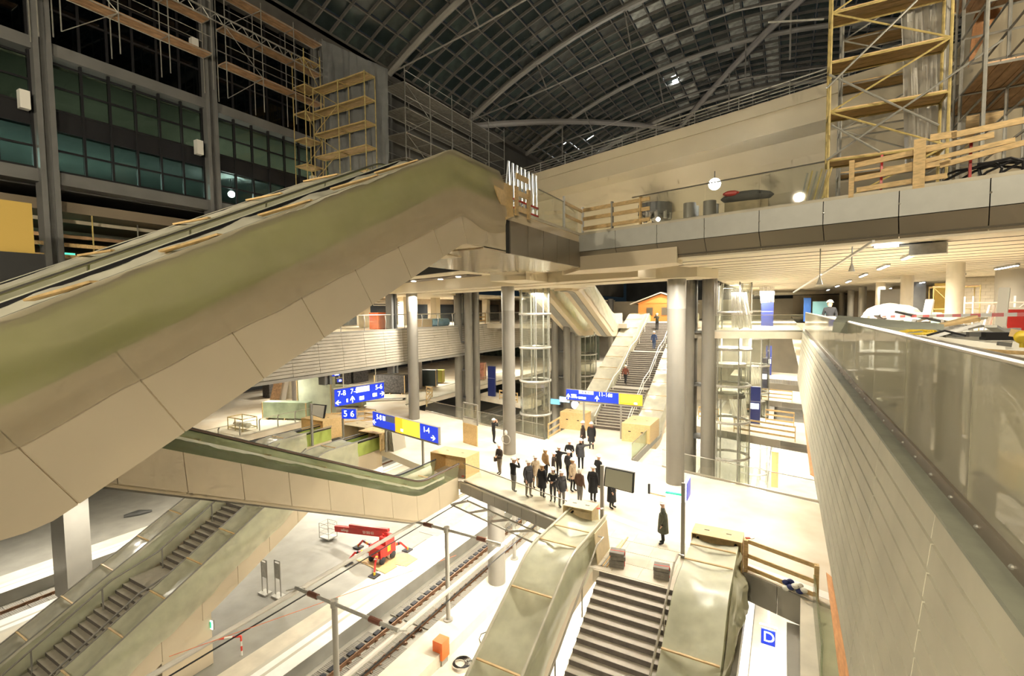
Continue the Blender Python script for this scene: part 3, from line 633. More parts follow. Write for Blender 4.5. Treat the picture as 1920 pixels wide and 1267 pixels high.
# groin arches of the crossing
A = [Vector((x, 44+(x+30)*1.94, vz(x)-.9)) for x in [-30+k*2 for k in range(17)]]; B = [Vector((x, 47-(x-3)*1.65, vz(x)-.9)) for x in [20-k*2 for k in range(26)]]
MB().tube(A, .34, 8).build('groin_arch', mat('pale_roof_tube', (.33, .31, .29), .45), rf); MB().tube(B, .34, 8).build('groin_arch', mat('pale_roof_tube', (.3, .3, .3)), rf)
for q in A[3::3]+B[4::3]: MB().tube([q, q+Vector((0, 0, -4.5))], .09, 6).build('strut', ROOFRIB, rf)
struct(MB().box(-30, 24, 104, 104.5, 8, 38).build('wall_end', mat('end_wall_dark', (.05, .055, .055), .3, var=.4, scale=.3)))
struct(MB().box(-31.2, -30.6, 33, 104, 12, 30).build('wall_left_far', mat('far_building', (.12, .115, .10), .6, var=.3, scale=.3)))
struct(MB().box(-64, 24, 99, 99.5, -9, 11).build('wall_end_lower', mat('end_wall_pale', (.50, .44, .33), .7, var=.25, scale=.2)))
struct(MB().box(22, 22.6, -2, 104, 11.6, 32).build('wall_building_right', DGREY))
# floodlights under the roof
for k, (x, y, Y, r, lab) in enumerate(((1340, 345, 33, .34, 'big glaring floodlight behind the deck glass'), (1106, 257, 70, .55, 'glaring floodlight above the bridge railing'), (1060, 271, 72, .30, 'small floodlight left of the bigger one above the bridge railing'), (1265, 147, 62, .42, 'floodlight high under the roof grid'), (1234, 411, 36, .14, 'small white lamp below the big floodlight'), (434, 364, -1, .2, 'small lamp behind the lowest office panes'))):
    p = gx(x, y, -31.5) if Y < 0 else gy(x, y, Y)
    t = thing('floodlight', lab, 'lamp', tuple(p), 'floodlights of the site')
    d = (EYE-p).normalized()
    MB().tube([p-d*.5, p-d*.12], [r*.6, r*1.1], 12).build('housing', DGREY, t); MB().ball(p, r, 14, 10, ).build('lens', E_FLOOD, t)
    MB().tube([p-d*.4, p-d*.4+Vector((0, 0, .8 if k != 5 else 1.4))], .03, 6).build('bracket', DGREY, t)
# ================================================================== ESCALATORS AND STAIRS
def smooth_path(pts, step=.45, rad=.6):
    out = [Vector(pts[0])]
    P = [Vector(p) for p in pts]
    for i in range(1, len(P)-1):
        a, b, c = P[i-1], P[i], P[i+1]; r = min(rad, (b-a).length*.45, (c-b).length*.45)
        s, e = b+(a-b).normalized()*r, b+(c-b).normalized()*r
        for t in (0, .25, .5, .75, 1): out.append(s*(1-t)**2+b*2*t*(1-t)+e*t*t)
    out.append(P[-1]); res = [out[0]]
    for a, b in zip(out[:-1], out[1:]):
        n = max(1, int((b-a).length/step))
        for k in range(1, n+1): res.append(a.lerp(b, k/n))
    return [(p[0], p[1]) for p in res]
def sub(path, y0, y1):
    f = lambda y: zat(path, y); ys = [y0]+[p[0] for p in path if y0+.02 < p[0] < y1-.02]+[y1]; return [(y, f(y)) for y in ys]
def zat(path, y):
    if y <= path[0][0]: return path[0][1]
    for a, b in zip(path[:-1], path[1:]):
        if a[0] <= y <= b[0]: return a[1]+(b[1]-a[1])*(y-a[0])/max(1e-6, b[0]-a[0])
    return path[-1][1]
def panels(t, path, X, dz0, dz1, n, side, m, lean=0.0, y0=None, y1=None):
    ya, yb = path[0][0] if y0 is None else y0, path[-1][0] if y1 is None else y1; L = (yb-ya)/n
    for k in range(n):
        p = sub(path, ya+k*L+.010, ya+(k+1)*L-.010)
        rows = []
        for y, z in p: rows.append([(X, y+lean*dz1, z+dz1), (X, y+lean*dz0, z+dz0), (X-side*.04, y+lean*dz0, z+dz0), (X-side*.04, y+lean*dz1, z+dz1)])
        MB().loft(rows).build('side_panel', m, t)
def wrinkle(a, b, s=0): return .5*math.sin(a*1.7+b*2.3+s)+.3*math.sin(a*3.9-b*1.4+s*2)+.2*math.sin(a*7.3+b*5.1+s*3)
def top_film(t, path, X0, X1, dz, sag, m, bay=1.9, y0=None, y1=None, nu=9, over=.25, seed=0, batt=True):
    ya, yb = path[0][0] if y0 is None else y0, path[-1][0] if y1 is None else y1; rows = []; n = max(6, int((yb-ya)/.16))
    for i in range(n+1):
        y = ya+(yb-ya)*i/n; z = zat(path, y)+dz; f = abs(math.sin(math.pi*(y-ya)/bay)); r = []
        r.append((X0-.06, y, z-over+.04*wrinkle(y*2, 0, seed)))
        for k in range(nu+1):
            u = k/nu; r.append((X0-.03+(X1-X0+.06)*u, y, z-sag*math.sin(math.pi*u)*(.35+.65*f)+.035*wrinkle(y*2.6, u*7, seed)*math.sin(math.pi*u)+.02*math.sin(y*9+u*11+seed)*math.sin(math.pi*u)*math.sin(y*1.3)))
        r.append((X1+.06, y, z-over+.04*wrinkle(y*2, 3, seed))); rows.append(r)
    fc = MB().grid(rows).build('film_cover', m, t, smooth=True)
    if batt:
        k = 0; y = ya+.3
        while y < yb-.2:
            z = zat(path, y)+dz; MB().bar((X0-.02, y, z+.02), (X1+.02, y, z+.02), .07, .04).build('batten', WOOD, fc); y += bay
def side_film(t, path, X, side, dz0, dz1, m, y0=None, y1=None, amp=.05, seed=0, name='film_drape', hem=.12, fy=.55):
    ya, yb = path[0][0] if y0 is None else y0, path[-1][0] if y1 is None else y1; n = int((yb-ya)/.11); rows = []
    d1 = dz1 if callable(dz1) else (lambda y: dz1)
    for i in range(n+1):
        y = ya+(yb-ya)*i/n; z = zat(path, y); r = []
        for k in range(15):
            v = k/14; dz = dz0+(d1(y)-dz0+hem*wrinkle(y*.9, 0, seed))*v
            fold = math.sin((y*fy+dz*1.5)*2.4+seed)*.55+math.sin((y*fy*1.7+dz*2.6)*2.9+seed*2)*.3+math.sin((y*.8-dz)*4+seed)*.15
            r.append((X+side*(.03+amp*(1+fold)*math.sin(math.pi*min(v*1.05+.04, 1))**.8), y, z+dz))
        rows.append(r)
    return MB().grid(rows).build(name, m, t, smooth=True)
def esc(name, label, X0, X1, pts, depth=1.2, rad=.6, bal=1.0, cat='escalator', pn=0, ptop=.35, pm=None, sides=(1, -1), lean=0, balm=None, rail=True):
    path = smooth_path(pts, rad=rad); b = (.5*(X0+X1), pts[0][0], min(p[1] for p in pts)-depth)
    t = thing(name, label, cat, b); pm = pm or CREAM
    MB().sweep(path, [(X0+.03, -depth), (X1-.03, -depth), (X1-.03, -.02), (X0+.03, -.02)]).build('truss', pm, t)
    m = MB()
    a, bb = path[0][0], path[-1][0]; y = a
    while y < bb-.3:
        z = zat(path, y); m.box(X0+.25, X1-.25, y, y+.40, z-.1, z+.01); y += .4
    m.build('step_band', DGREY, t)
    for X in (X0+.07, X1-.1):
        bo = MB().sweep(path, [(X, -.02), (X+.03, -.02), (X+.03, bal), (X, bal)]).build('balustrade', balm or GREENB, t)
        if rail: MB().tube([(X+.015, y, z+bal+.02) for y, z in path], .045, 8).build('handrail', BLACK, bo)
    if pn:
        for s in sides: panels(t, path, X1 if s > 0 else X0, -depth, ptop, pn, s, pm, lean)
    return t, path
# ---- A: the long escalator in the foreground, wrapped in film
A_pts = [(-5, 7.88), (2.0, 7.88), (11.2, 12.45), (13.84, 12.45)]
tA, pA = esc('escalator', 'big cream escalator in the foreground draped in green film', -9.7, -8.0, A_pts, depth=1.25, rad=.22, bal=1.42, balm=GREENB)
LA = -.5
ysA = [-5, -2.6, -.2, 1.05, 2.35, 3.67, 4.99, 6.31, 7.63, 8.95, 10.25, 11.35, 12.6, 13.82]
for a, b in zip(ysA[:-1], ysA[1:]):
    lf = lambda y: LA if 2.0 < y < 10.8 else 0
    p = [(y, zat(pA, y)) for y in [a+.009+(b-a-.018)*k/5 for k in range(6)]]
    rows = []
    for y, z in p:
        k = 6; rows.append([(-8.0, y, z+.45), (-8.0, y, z-1.25), (-8.05, y, z-1.25), (-8.05, y, z+.45)])
    # seams run square to the slope
    rows2 = []
    for i, (y, z) in enumerate(p):
        sl = (zat(pA, y+.2)-zat(pA, y-.2))/.4
        def q(dz): return y-sl*(dz+1.25)*.55
        rows2.append([(-8.0, q(.45), zat(pA, q(.45))+.45) , (-8.0, y, z-1.25), (-8.05, y, z-1.25), (-8.05, q(.45), zat(pA, q(.45))+.45)])
    MB().loft(rows2).build('side_panel', CREAM, tA)
top_film(tA, pA, -9.7, -8.0, 1.5, .32, FILMT, bay=1.55, y0=-3, y1=13.7, over=.05, seed=1, batt=False)
side_film(tA, pA, -8.0, 1, 1.5, lambda y: -.08-.04*max(0, y-3)+(0 if y < 11.4 else -.25*math.sin((y-11.4)*1.3)), FILMC, y0=-3, y1=13.7, amp=.14, seed=2, hem=.03, fy=.22)
for y in (1.3, 2.9, 4.6, 6.4, 8.2, 9.6): MB().bar((-9.2, y, zat(pA, y)+1.44), (-8.05, y+.35, zat(pA, y+.35)+1.50), .12, .035).build('batten', WOOD, tA)
# middle stair and second escalator beside it
tA2, pA2 = esc('escalator', 'second film-covered escalator behind the big foreground one', -13.2, -11.7, A_pts, depth=1.25, rad=.22, bal=1.42)
top_film(tA2, pA2, -13.2, -11.7, 1.5, .12, FILMT, bay=1.9, y0=-3, y1=13.6, over=.35, seed=4, batt=True)
t = thing('stair_flight', 'narrow stair with a steel handrail between the two upper escalators', 'stairs', (-10.7, -5, 6.8))
MB().sweep(pA, [(-11.65, -1.2), (-9.75, -1.2), (-9.75, -.05), (-11.65, -.05)]).build('stair_body', CREAM, t)
y = 2.4
while y < 10.9:
    z = zat(pA, y+.32); MB().box(-11.6, -9.8, y, y+.34, z-.2, z).build('step', STEP, t); y += .32
MB().tube([(-10.9, y, z+1.5) for y, z in pA], .028, 8).build('handrail', STEEL, t)
for k in range(7): y = .4+k*1.75; MB().tube([(-10.9, y, zat(pA, y)), (-10.95, y, zat(pA, y)+1.3), (-10.9, y, zat(pA, y)+1.5)], .022, 6).build('post', STEEL, t)
def bend(root, path, sgn):                # edges above and below the floor line turn the corners square to the slope
    def go(o):
        b = Vector(root['_base'])
        for c in o.children:
            if c.type == 'MESH':
                for v in c.data.vertices:
                    y = v.co.y+b.y; f = zat(path, y); d = (v.co.z+b.z-f)/1.116; v.co.y = y-sgn*.235*d-b.y; v.co.z = f+d-b.z
            go(c)
    go(root)
bend(tA, pA, 1); bend(tA2, pA2, 1)
# timber board, gate and frames on the landing at the top
def at(x, y, X=-7.9): q = gx(x, y, X); return (X, q.y, q.z)
t = thing('plywood_board', 'ragged orange plywood sheet at the top of the big escalator', 'board', (-7.9, 14, 12.76))
MB().slab([at(*q) for q in ((948, 412), (938, 385), (919, 331), (959, 349), (962, 405))], (.03, 0, 0)).build('sheet', PLY, t)
t = thing('timber_gate', 'brown timber gate panel with three openings beside the plywood sheet', 'gate', (-7.8, 15, 12.7))
a, b = at(964, 350), at(987, 357); 
for q in (a, b): MB().box(-7.85, -7.78, q[1]-.09, q[1]+.09, 12.55, q[2]).build('post', WOOD, t)
for z in (12.8, 13.3, 13.85): MB().box(-7.84, -7.80, a[1], b[1], z-.09, z+.09).build('rail', PLY, t)
t = thing('folded_scaffold', 'bundle of upright aluminium frames behind the timber gate', 'scaffold', (-8.6, 16, 12.7))
for k in range(8): MB().tube([(-8.5, 14.6+k*.3, 12.7), (-8.4, 14.78+k*.3, 14.55), (-8.4, 14.84+k*.3, 14.55), (-8.45, 15.0+k*.3, 12.7)], .03, 6).build('frame', mat('aluminium', (.62, .66, .72), .3, .6), t)
for z in (13.0, 13.3): MB().box(-8.36, -8.33, 14.6, 17, z-.03, z+.03).build('red_clamp_bar', REDW, t)

# ---- B: the descending escalator to the concourse
B_pts = [(-5, 7.9), (1.5, 7.9), (18.0, 0), (21.3, 0)]
tB, pB = esc('escalator', 'cream escalator descending from the left towards the concourse, glass sides', -17.3, -15.5, B_pts, depth=1.05, bal=1.05, balm=GLASSG, pn=0)
panels(tB, pB, -15.48, -1.05, .33, 15, 1, CREAM, lean=-.25, y0=-4.5)
MB().sweep(pB, [(-17.3, -1.12), (-15.6, -1.12), (-15.6, -1.0), (-17.3, -1.0)]).build('soffit_strip', GREY, tB)
MB().sweep(sub(pB, 3, 21.2), [(-15.62, 1.03), (-15.48, 1.03), (-15.48, 1.1), (-15.62, 1.1)]).build('handrail_cap', mat('bronze_cap', (.16, .11, .08), .35, .3), tB)
top_film(tB, pB, -17.25, -15.6, .75, .35, FILM, bay=2.3, y0=3, y1=20, over=.1, seed=6, batt=True)
side_film(tB, pB, -15.75, -1, 1.0, .0, FILMC, y0=3, y1=20.5, amp=.12, seed=9, name='film_inside', hem=.3)
side_film(tB, pB, -17.0, 1, 1.0, .1, FILM, y0=3, y1=20.5, amp=.15, seed=3, name='film_inside', hem=.3)

bend(tB, pB, -1)
# ---- stairs
def stairs(name, label, X0, X1, ytop, ztop, zbot, going=.315, rise=.16, landing=None, dirn=-1, cat='stairs', side=None):
    t = thing(name, label, cat, (.5*(X0+X1), ytop, zbot)); y, z = ytop, ztop; prof = [(y, z)]; n = 0
    while z > zbot+.05:
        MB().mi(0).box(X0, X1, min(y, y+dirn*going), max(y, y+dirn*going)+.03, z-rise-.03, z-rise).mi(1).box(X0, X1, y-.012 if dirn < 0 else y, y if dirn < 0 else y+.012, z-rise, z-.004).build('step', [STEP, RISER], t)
        y += dirn*going; z -= rise; n += 1; prof.append((y, z))
        if landing and n % landing == 0 and z > zbot+rise:
            MB().box(X0, X1, min(y, y+dirn*1.1), max(y, y+dirn*1.1), z-.1, z).build('landing', STEP, t); y += dirn*1.1; prof.append((y, z))
    prof.sort(); MB().sweep(prof, [(X0-.05, -.5), (X1+.05, -.5), (X1+.05, -.22), (X0-.05, -.22)]).build('stair_body', side or CONC, t)
    return t, prof
def rail(t, prof, X, h, r, m, every=2.2, ends=True):
    pts = [(X, y, z+h) for y, z in prof]; p2 = pts[::4]+[pts[-1]]; MB().tube(p2, r, 8).build('handrail', m, t)
    y = prof[0][0]+.4
    while y < prof[-1][0]: z = zat(prof, y); MB().bar((X, y, z-.1), (X, y, z+h), .06, .03).build('rail_post', m, t); y += every
# ---- C: lower centre unit
tC, pf = stairs('stair_flight', 'wide stone stairs in the lower centre between two film-covered escalators', -5.65, -3.0, 16.25, 0, -7.7, landing=22)
rail(tC, pf, -5.72, .98, .035, mat('satin_rail', (.42, .38, .31), .35, .3)); rail(tC, pf, -3.05, .98, .035, mat('satin_rail', (.42, .38, .31), .35, .3))
for X, s in ((-5.72, -1), (-3.05, 1)): MB().tube([(X, 16.25, .95), (X, 16.9, .95), (X+s*.2, 16.9, .95)], .03, 8).build('rail_end', STEEL, tC)
C_pts = [(-3, -7.7), (-.2, -7.7), (14.9, 0), (18.7, 0)]
tL, pL = esc('escalator', 'film-covered escalator left of the lower centre stairs', -7.75, -6.2, C_pts, depth=1.15, bal=.86)
top_film(tL, pL, -7.75, -6.2, 1.0, .22, FILM, bay=1.95, y0=2, y1=18.4, over=.2, seed=11, batt=False)
for y in (9.2, 11.35, 13.5, 15.6, 16.9): MB().bar((-7.78, y, zat(pL, y)+1.02), (-6.2, y, zat(pL, y)+1.02), .07, .035).build('batten', WOOD, tL)
side_film(tL, pL, -6.2, 1, 1.0, -.55, FILM, y0=2, y1=18.5, amp=.06, seed=12); side_film(tL, pL, -7.75, -1, 1.0, -.4, FILM, y0=2, y1=18.5, amp=.06, seed=13)
for X in (-7.75, -6.2): MB().tube([(X, y, z+1.03) for y, z in pL], .05, 8).build('film_edge_roll', FILMT, tL)
tR, pR = esc('escalator', 'film-covered escalator right of the lower centre stairs', -2.75, -1.3, C_pts, depth=1.15, bal=.86)
top_film(tR, pR, -2.75, -1.3, 1.0, .15, FILM, bay=3.4, y0=2, y1=18.4, over=.2, seed=15, batt=False)
for y in (13.1, 16.6, 17.75): MB().bar((-2.78, y, zat(pR, y)+1.03), (-1.3, y, zat(pR, y)+1.03), .07, .035).build('batten', WOOD, tR)
side_film(tR, pR, -2.75, -1, 1.0, -.5, FILM, y0=2, y1=18.3, amp=.05, seed=16); o = side_film(tR, pR, -1.3, 1, 1.0, -1.2, FILM, y0=2, y1=18.0, amp=.28, seed=17, hem=.5)
# ---- D: far unit up to the balcony level
D_pts = [(36.4, 0), (37.9, 0), (53.9, ZB), (57, ZB)]
tD, pf = stairs('stair_flight', 'far stairs rising behind the long blue and yellow sign', -13.25, -10.1, 53.7, ZB, 0, going=.305, rise=.158, landing=17)
rail(tD, pf, -13.0, .95, .04, WHT); rail(tD, pf, -10.35, .95, .04, WHT); rail(tD, pf, -10.35, .5, .03, WHT, 50)
for k, (a, b, lab) in enumerate(((-15.2, -13.5, 'film-covered escalator left of the far stairs'), (-9.85, -8.2, 'film-covered escalator right of the far stairs'))):
    tt, pp = esc('escalator', lab, a, b, D_pts, depth=1.1, bal=.86)
    top_film(tt, pp, a, b, 1.0, .25, FILMT, bay=1.75, y0=36.6, y1=56, over=.25, seed=20+k, batt=True)
    side_film(tt, pp, b, 1, 1.0, -.5, FILMT, y0=36.6, y1=56, amp=.05, seed=22+k); side_film(tt, pp, a, -1, 1.0, -.9, FILMT, y0=36.6, y1=56, amp=.05, seed=24+k)
# ---- E: escalators from the deck down to the far balcony
struct(MB().box(-21, -14.8, 35, 39.4, 11.2, 12.4).build('floor.041', CREAM))
for k, (a, b, lab) in enumerate(((-20.4, -18.5, 'left one of two cream escalators seen from below under the deck'), (-17.0, -15.35, 'right one of two cream escalators seen from below under the deck'))):
    tt, pp = esc('escalator', lab, a, b, [(37.5, 12.3), (39.3, 12.3), (48.4, ZB), (51.5, ZB)], depth=1.3, bal=1.0, pn=0)
    MB().sweep(pp, [(a+.55, -1.36), (b-.55, -1.36), (b-.55, -1.3), (a+.55, -1.3)]).build('soffit_groove', GREY, tt)
    side_film(tt, pp, b, 1, 1.1, -.7, FILMT, amp=.06, seed=30+k)
# ---- F: lower left unit
F_pts = [(-2, -7.7), (4.1, -7.7), (19.3, 0), (24.2, 0)]
for k, (a, b, lab) in enumerate(((-30.35, -29.0, 'film-covered escalator at the lower left, beyond its stairs'), (-25.4, -24.0, 'film-covered escalator at the lower left, nearest the red lift'))):
    tt, pp = esc('escalator', lab, a, b, F_pts, depth=1.65 if k else 1.2, bal=.86)
    top_film(tt, pp, a, b, 1.0, .12, FILMT if k == 0 else FILM, bay=1.62, y0=-1, y1=22, over=.12, seed=40+k, batt=True)
    side_film(tt, pp, b, 1, 1.0, -.75 if k else -.5, FILM, y0=-1, y1=22, amp=.05, seed=42+k); side_film(tt, pp, a, -1, 1.0, -.4, FILM, y0=-1, y1=22, amp=.04, seed=44+k)
    for X in (a, b): MB().tube([(X, y, z+1.02) for y, z in pp], .035, 6).build('film_edge_roll', GREY, tt)
    if k: panels(tt, pp, b+.01, -1.65, -.1, 13, 1, CREAM, y0=-2, y1=21)
tF, pf = stairs('stair_flight', 'grey stone stairs between two film-covered escalators at the lower left', -28.8, -25.6, 19.5, 0, -7.7, going=.30, rise=.165, landing=24)
rail(tF, pf, -28.3, .98, .045, GREY, 2.6); rail(tF, pf, -25.75, .98, .045, GREY, 2.6)
struct(MB().box(-25.2, -24.1, 10.4, 12.6, -7.7, -4.6).build('pillar', CREAM))
# timber boxes over the escalator heads
def head_box(x0, x1, y0, y1, z1, label, slots=True, side='front', m=PLY, cut=False):
    t = thing('timber_box', label, 'box', (.5*(x0+x1), .5*(y0+y1), 0), 'plywood boxes over the escalator heads')
    lid = MB().box(x0, x1, y0, y1, z1-.03, z1).build('lid', m, t)
    MB().box(x1-.03, x1, y0, y1, 0, z1-.03).build('side_board', m, t); MB().box(x0, x0+.03, y0, y1, 0, z1-.03).build('side_board', m, t)
    MB().box(x0+.03, x1-.03, y1-.03, y1, 0, z1-.03).build('back_board', m, t)
    if side == 'front': MB().box(x0+.03, x1-.03, y0, y0+.03, 0, z1-.03).build('front_board', m, t)
    w = x1-x0
    for f in (.28, .72):
        if side == 'front': MB().box(x0+w*f-.09, x0+w*f+.09, y0-.006, y0, z1*.55, z1*.55+.07).build('hand_hole', BLACK, t)
        MB().box(x0+w*f-.09, x0+w*f+.09, y0+(y1-y0)*.5, y0+(y1-y0)*.5+.06, z1, z1+.005).build('hand_hole', BLACK, lid)
    return t
head_box(-7.95, -6.66, 18.3, 19.1, 1.25, 'pale plywood box over the head of the lower left-centre escalator', side='open', m=mat('pale_plywood', (.74, .60, .36), .5, var=.1, scale=5))
head_box(-2.85, -1.15, 18.4, 19.3, 1.15, 'plywood box over the head of the lower right-centre escalator', side='open')
head_box(-17.9, -15.4, 21.9, 23.3, 1.2, 'plywood box at the foot of the descending cream escalator', side='open')
head_box(-25.6, -23.6, 23.6, 25.2, 1.2, 'plywood box left of the blue and yellow sign post, with leaning boards', side='open')
head_box(-28.2, -26.0, 24.6, 26.0, 1.15, 'greyish plywood box in the middle of the left row', side='open', m=mat('greyish_ply', (.52, .44, .28), .6, var=.1))
head_box(-31.6, -29.2, 23.6, 25.6, 1.5, 'plywood box farthest left on the concourse, by the timber fence', side='open')
head_box(-15.4, -13.3, 35.0, 36.3, 1.35, 'plywood box at the foot of the escalator left of the far stairs')
head_box(-10.0, -8.0, 33.6, 36.4, 1.3, 'plywood box at the foot of the escalator right of the far stairs')
# ================================================================== THINGS
def gv(x, y, p, d):                      # pixel onto the upright plane through p along d
    n = Vector((-d[1], d[0], 0)); r = ray(x, y); p = Vector((p[0], p[1], 0)); return EYE + r*((p-Vector((EYE.x, EYE.y, 0))).dot(n)/r.dot(n))
def sign_frame(p, d):
    d = Vector((d[0], d[1], 0)).normalized(); n = Vector((d.y, -d.x, 0)); return d, n
def sign(name, label, tl, tr, bl, p, d, segs, posts=(), group=None, z0=0, cat='sign', thick=.18, bar=True, hang=None):
    d, n = sign_frame(p, d); a = gv(*tl, p, d); b = gv(*tr, p, d); zt = .5*(a.z+b.z); zb = gv(*bl, p, d).z; L = (b-a).length; o0 = Vector((a.x, a.y, 0))
    t = thing(name, label, cat, (a.x+d.x*L/2, a.y+d.y*L/2, z0 if hang is None else zb), group); Zv = lambda z: Vector((0, 0, z))
    MB().slab([o0+Zv(zb), o0+d*L+Zv(zb), o0+d*L+Zv(zt), o0+Zv(zt)], -n*thick).build('housing', GREY, t)
    x = 0; rz = math.atan2(d.y, d.x); H = zt-zb; fr = sum(s[0] for s in segs)
    for w, m, items in segs:
        W = L*w/fr; q = o0+d*x
        f = MB().slab([q+d*.01+Zv(zb+.02), q+d*(W-.01)+Zv(zb+.02), q+d*(W-.01)+Zv(zt-.02), q+d*.01+Zv(zt-.02)], n*.02).build('face', m, t)
        for (s, u, v, sz, *mm) in items:
            if s in ('<', '>', '^'):
                c = q+d*W*u+Zv(zb+H*v)+n*.03; k = H*sz; e = d if s == '>' else (-d if s == '<' else Vector((0, 0, 1))); g = Vector((0, 0, 1)) if s != '^' else d
                m2 = MB(); m2.bar(c-e*k*.5, c+e*k*.35, k*.16, .01, n) if False else None
                m2.slab([c-e*k*.5-g*k*.08, c+e*k*.1-g*k*.08, c+e*k*.1+g*k*.08, c-e*k*.5+g*k*.08], n*.006)
                m2.slab([c+e*k*.5, c-g*k*.38, c-g*k*.38-e*k*.2, c+e*k*.25, c+g*k*.38-e*k*.2, c+g*k*.38], n*.006)
                m2.build('arrow', E_LET, f)
            elif s == '#':
                c = q+d*W*u+Zv(zb+H*v)+n*.025; ww, hh = sz
                MB().slab([c-d*W*ww/2-Zv(H*hh/2), c+d*W*ww/2-Zv(H*hh/2), c+d*W*ww/2+Zv(H*hh/2), c-d*W*ww/2+Zv(H*hh/2)], n*.006).build('mark', mm[0] if mm else E_LET, f)
            else:
                c = q+d*W*u+Zv(zb+H*v)+n*.035; text(s, H*sz, c, (math.pi/2, 0, rz), f, mm[0] if mm else E_LET)
        x += W
    for (fx, zz) in posts:
        q = o0+d*L*fx-n*thick*.5; MB().bar((q.x, q.y, zz), (q.x, q.y, zb), .11, .11).build('post', GREY, t)
    if bar: MB().slab([o0-d*.02+Zv(zb-.10), o0+d*(L+.02)+Zv(zb-.10), o0+d*(L+.02)+Zv(zb-.04), o0-d*.02+Zv(zb-.04)], -n*thick).build('cross_bar', GREY, t)
    if hang:
        MB().slab([o0-d*.05+Zv(zt+.04), o0+d*(L+.05)+Zv(zt+.04), o0+d*(L+.05)+Zv(zt+.12), o0-d*.05+Zv(zt+.12)], -n*.1).build('hanging_bar', WHT, t)
        for fx in hang[0]: q = o0+d*L*fx-n*.05; MB().bar((q.x, q.y, zt+.1), (q.x, q.y, hang[1]), .07, .07).build('hanger', WHT, t)
    return t
BZ = mat('dark_sign_strip', (.10, .11, .14), .4, emit=(.10, .11, .15), est=.6)
sign('direction_sign', 'blue and yellow direction sign on two posts left of the visitors', (699, 776), (821, 795), (700, 797), (-23.1, 23.65), (.972, -.235),
     [(1.55, E_BLUE, [('5-8', .30, .68, .5), ('#', .52, .70, (.10, .30)), ('<', .08, .28, .42), ('#', .80, .75, (.40, .42), BZ)]), (1.5, E_YEL, [('#', .15, .5, (.30, 1), E_ORG), ('#', .28, .22, (.10, .18))]), (1.0, E_BLUE, [('1-4', .38, .66, .5), ('>', .75, .28, .42)])], posts=((.20, 0), (.77, 0)))
sign('direction_sign', 'long blue and yellow direction sign in front of the far stairs', (1061.6, 729), (1204.8, 740.5), (1061.6, 748.5), (-10.1, 34), (1, -.02),
     [(2.3, E_BLUE, [('^', .08, .33, .5), ('#', .28, .48, (.18, .16)), ('#', .30, .28, (.22, .12)), ('#', .58, .28, (.26, .2)), ('#', .72, .82, (.52, .34), mat('grey_sign_strip', (.4, .4, .42), .4, emit=(.5, .5, .52), est=.8)), ('#', .60, .82, (.05, .2), E_BLUE), ('#', .70, .82, (.05, .2), BLACK), ('#', .80, .82, (.05, .2), mat('logo_red', (.7, .03, .03), .4, emit=(.7, .05, .03), est=.8))]),
      (1.9, E_BLUE, [('11-16', .42, .74, .5), ('#', .70, .74, (.08, .28)), ('^', .12, .35, .5)]), (1.75, E_ORG, [('#', .48, .55, (.82, .72), E_YEL), ('#', .72, .2, (.14, .16))])], posts=((.24, 0), (.73, 0)))
sign('direction_sign', 'blue direction sign hanging below the left balcony', (627, 741), (718, 707), (627, 763), (-33.0, 30), (.12, 1),
     [(1.0, E_BLUE, [('7-8', .45, .72, .42), ('<', .2, .22, .36), ('#', .8, .25, (.1, .2))]), (1.4, E_BLUE, [('7-8', .2, .74, .42), ('^', .1, .28, .4), ('#', .55, .25, (.22, .22)), ('#', .62, .78, (.66, .34), mat('pale_sign_strip', (.7, .7, .6), .4, emit=(.8, .8, .65), est=.9))]), (1.0, E_BLUE, [('5-6', .6, .74, .42), ('#', .3, .3, (.3, .22)), ('>', .85, .3, .36)])], hang=((.18, .83), 4.75), bar=False)
sign('platform_sign', 'blue sign with the numbers 5 and 6 on a post', (640.5, 769), (667, 763.5), (641, 785), (-27.7, 23.9), (.85, .35), [(1, E_BLUE, [('5', .27, .5, .85), ('6', .74, .5, .85)])], posts=((.02, 0),), bar=False)
sign('hanging_sign', 'blue hanging sign with a white letter D over the lower platform', (1427, 1177), (1454, 1183), (1427, 1205), (-.3, 20.0), (1, -.05), [(1, E_BLUE, [('D', .56, .52, .9)])], z0=-3, hang=((.5,), -1.0), bar=False)
sign('exit_sign', 'glowing green and white emergency exit sign on the lower left stairs', (372, 1154), (399, 1163), (373, 1171), (-23.7, 12.6), (.9, .1), [(1, E_EXIT, [('#', .25, .5, (.4, .9)), ('#', .7, .5, (.45, .7), E_GREEN)])], z0=-5, hang=None, bar=False, thick=.08)
for k, (tl, tr, bl, X, lab) in enumerate((((579, 706), (596, 702), (579, 712), -38, 'small blue sign far back under the left balcony'), ((622, 699), (637, 696), (622, 706), -38.5, 'small blue sign above another, beside the round pillar'), ((632, 711), (641, 709), (632, 717), -38.5, 'smallest blue sign beside the round pillar'))):
    p = gx(*tl, X); sign('small_sign', lab, tl, tr, bl, (p.x, p.y), (.3, 1), [(1, E_BLUE, [('#', .6, .5, (.5, .5))])], bar=False, thick=.08, hang=((.5,), 4.8), group='small signs under the left balcony')
